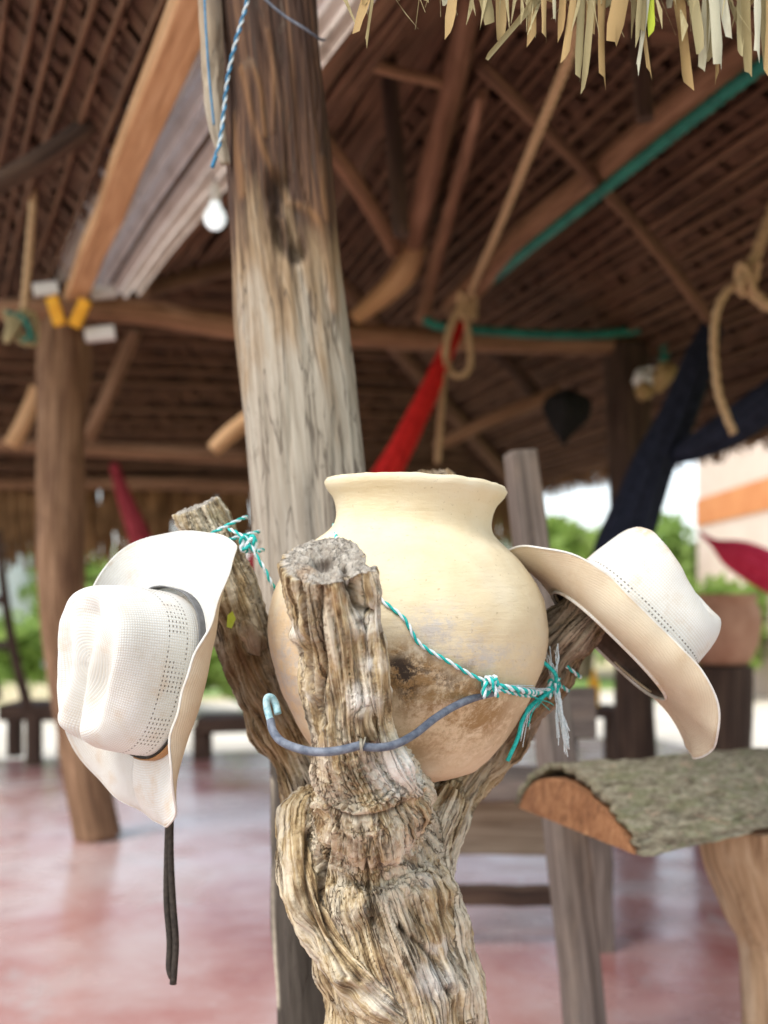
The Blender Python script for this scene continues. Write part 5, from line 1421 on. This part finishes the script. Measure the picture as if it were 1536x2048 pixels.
def leaf_cloud(blobs, count, size, seed):
    r = np.random.default_rng(seed)
    V, Fc = [], []
    per = count // len(blobs)
    for (c, rad) in blobs:
        d = r.normal(size=(per, 3)); d /= np.linalg.norm(d, axis=1)[:, None]
        p = np.array(c) + d * (np.array(rad) * (r.random((per, 1)) ** 0.45) * r.uniform(0.75, 1.1, (per, 1)))
        a = r.normal(size=(per, 3)); a /= np.linalg.norm(a, axis=1)[:, None]
        b = np.cross(a, r.normal(size=(per, 3))); b /= np.linalg.norm(b, axis=1)[:, None]
        s = size * r.uniform(0.6, 1.4, (per, 1))
        i = sum(len(x) for x in V)
        V.append(np.stack([p - a * s, p + b * s * 0.5, p + a * s, p - b * s * 0.5], 1).reshape(-1, 3))
        Fc.append(np.arange(per * 4).reshape(-1, 4) + i)
    return np.vstack(V), np.vstack(Fc)
def tree(x, y, h, w, mat, label, seed, cnt=3500, name='tree'):
    r = random.Random(seed)
    t = thing(name, (x, y, -0.16), label, 'tree')
    tr = np.array([[x, y, -0.16, w * 0.09], [x + .1, y, h * 0.3, w * 0.07], [x - .1, y, h * 0.6, w * 0.05], [x, y, h * 0.85, w * 0.02]])
    V, Fc, A = sweep(tr, 20, 10); add('trunk', V, Fc, M['bark'], t)
    for k in range(4):
        an = r.uniform(0, 6.28)
        V, Fc, A = sweep(np.array([[x, y, h * .35, w * .04], [x + math.cos(an) * w * .2, y + math.sin(an) * w * .2, h * .55, w * .03], [x + math.cos(an) * w * .4, y + math.sin(an) * w * .4, h * .7, w * .012]]), 10, 7)
        add('limb', V, Fc, M['bark'], t)
    blobs = [((x + r.uniform(-.4, .4) * w, y + r.uniform(-.4, .4) * w, h * r.uniform(.45, .95)), (w * r.uniform(.16, .3),) * 3) for _ in range(14)]
    V, Fc = leaf_cloud(blobs, cnt, 0.16, seed)
    add('crown', V, Fc, M[mat], t, smooth=False)
tree(3.0, 17.0, 1.9, 2.4, 'foliage_light', 'round green tree beyond the floor, left of the navy hammock', 3)
tree(6.1, 22.0, 2.2, 2.6, 'foliage_light', 'light green tree outside between hammock and peach house', 5)
tree(-6.3, 20.0, 2.1, 3.2, 'foliage_light', 'light green tree outside behind the left hat', 8)
tree(-12.0, 30.0, 3.6, 5.0, 'foliage', 'dark tree far behind the white house', 12)
tree(0.5, 27.0, 3.4, 5.0, 'foliage', 'dark tree far behind the tall post', 15)
def shrub(x, y, h, w, mat, label, seed):
    t = thing('shrub', (x, y, -0.16), label, 'shrub')
    r = random.Random(seed)
    blobs = [((x + r.uniform(-.5, .5) * w, y + r.uniform(-.3, .3) * w, h * r.uniform(.1, .8)), (w * .25, w * .25, h * .3)) for _ in range(8)]
    V, Fc = leaf_cloud(blobs, 2500, 0.10, seed)
    add('foliage', V, Fc, M[mat], t, smooth=False)
    V, Fc, A = sweep(np.array([[x, y, -.16, .05], [x, y, h * .3, .04], [x + .05, y, h * .6, .02]]), 8, 8); add('stem', V, Fc, M['bark'], t)
shrub(3.9, 13.5, 1.35, 1.5, 'foliage_light', 'low green shrub outside right of the right hat', 21)
shrub(-3.6, 12.0, 1.2, 2.2, 'foliage_light', 'low green shrub outside above the left hat', 22)
shrub(-1.3, 11.5, 0.8, 1.6, 'foliage_light', 'low green shrub outside below the left prong', 23)
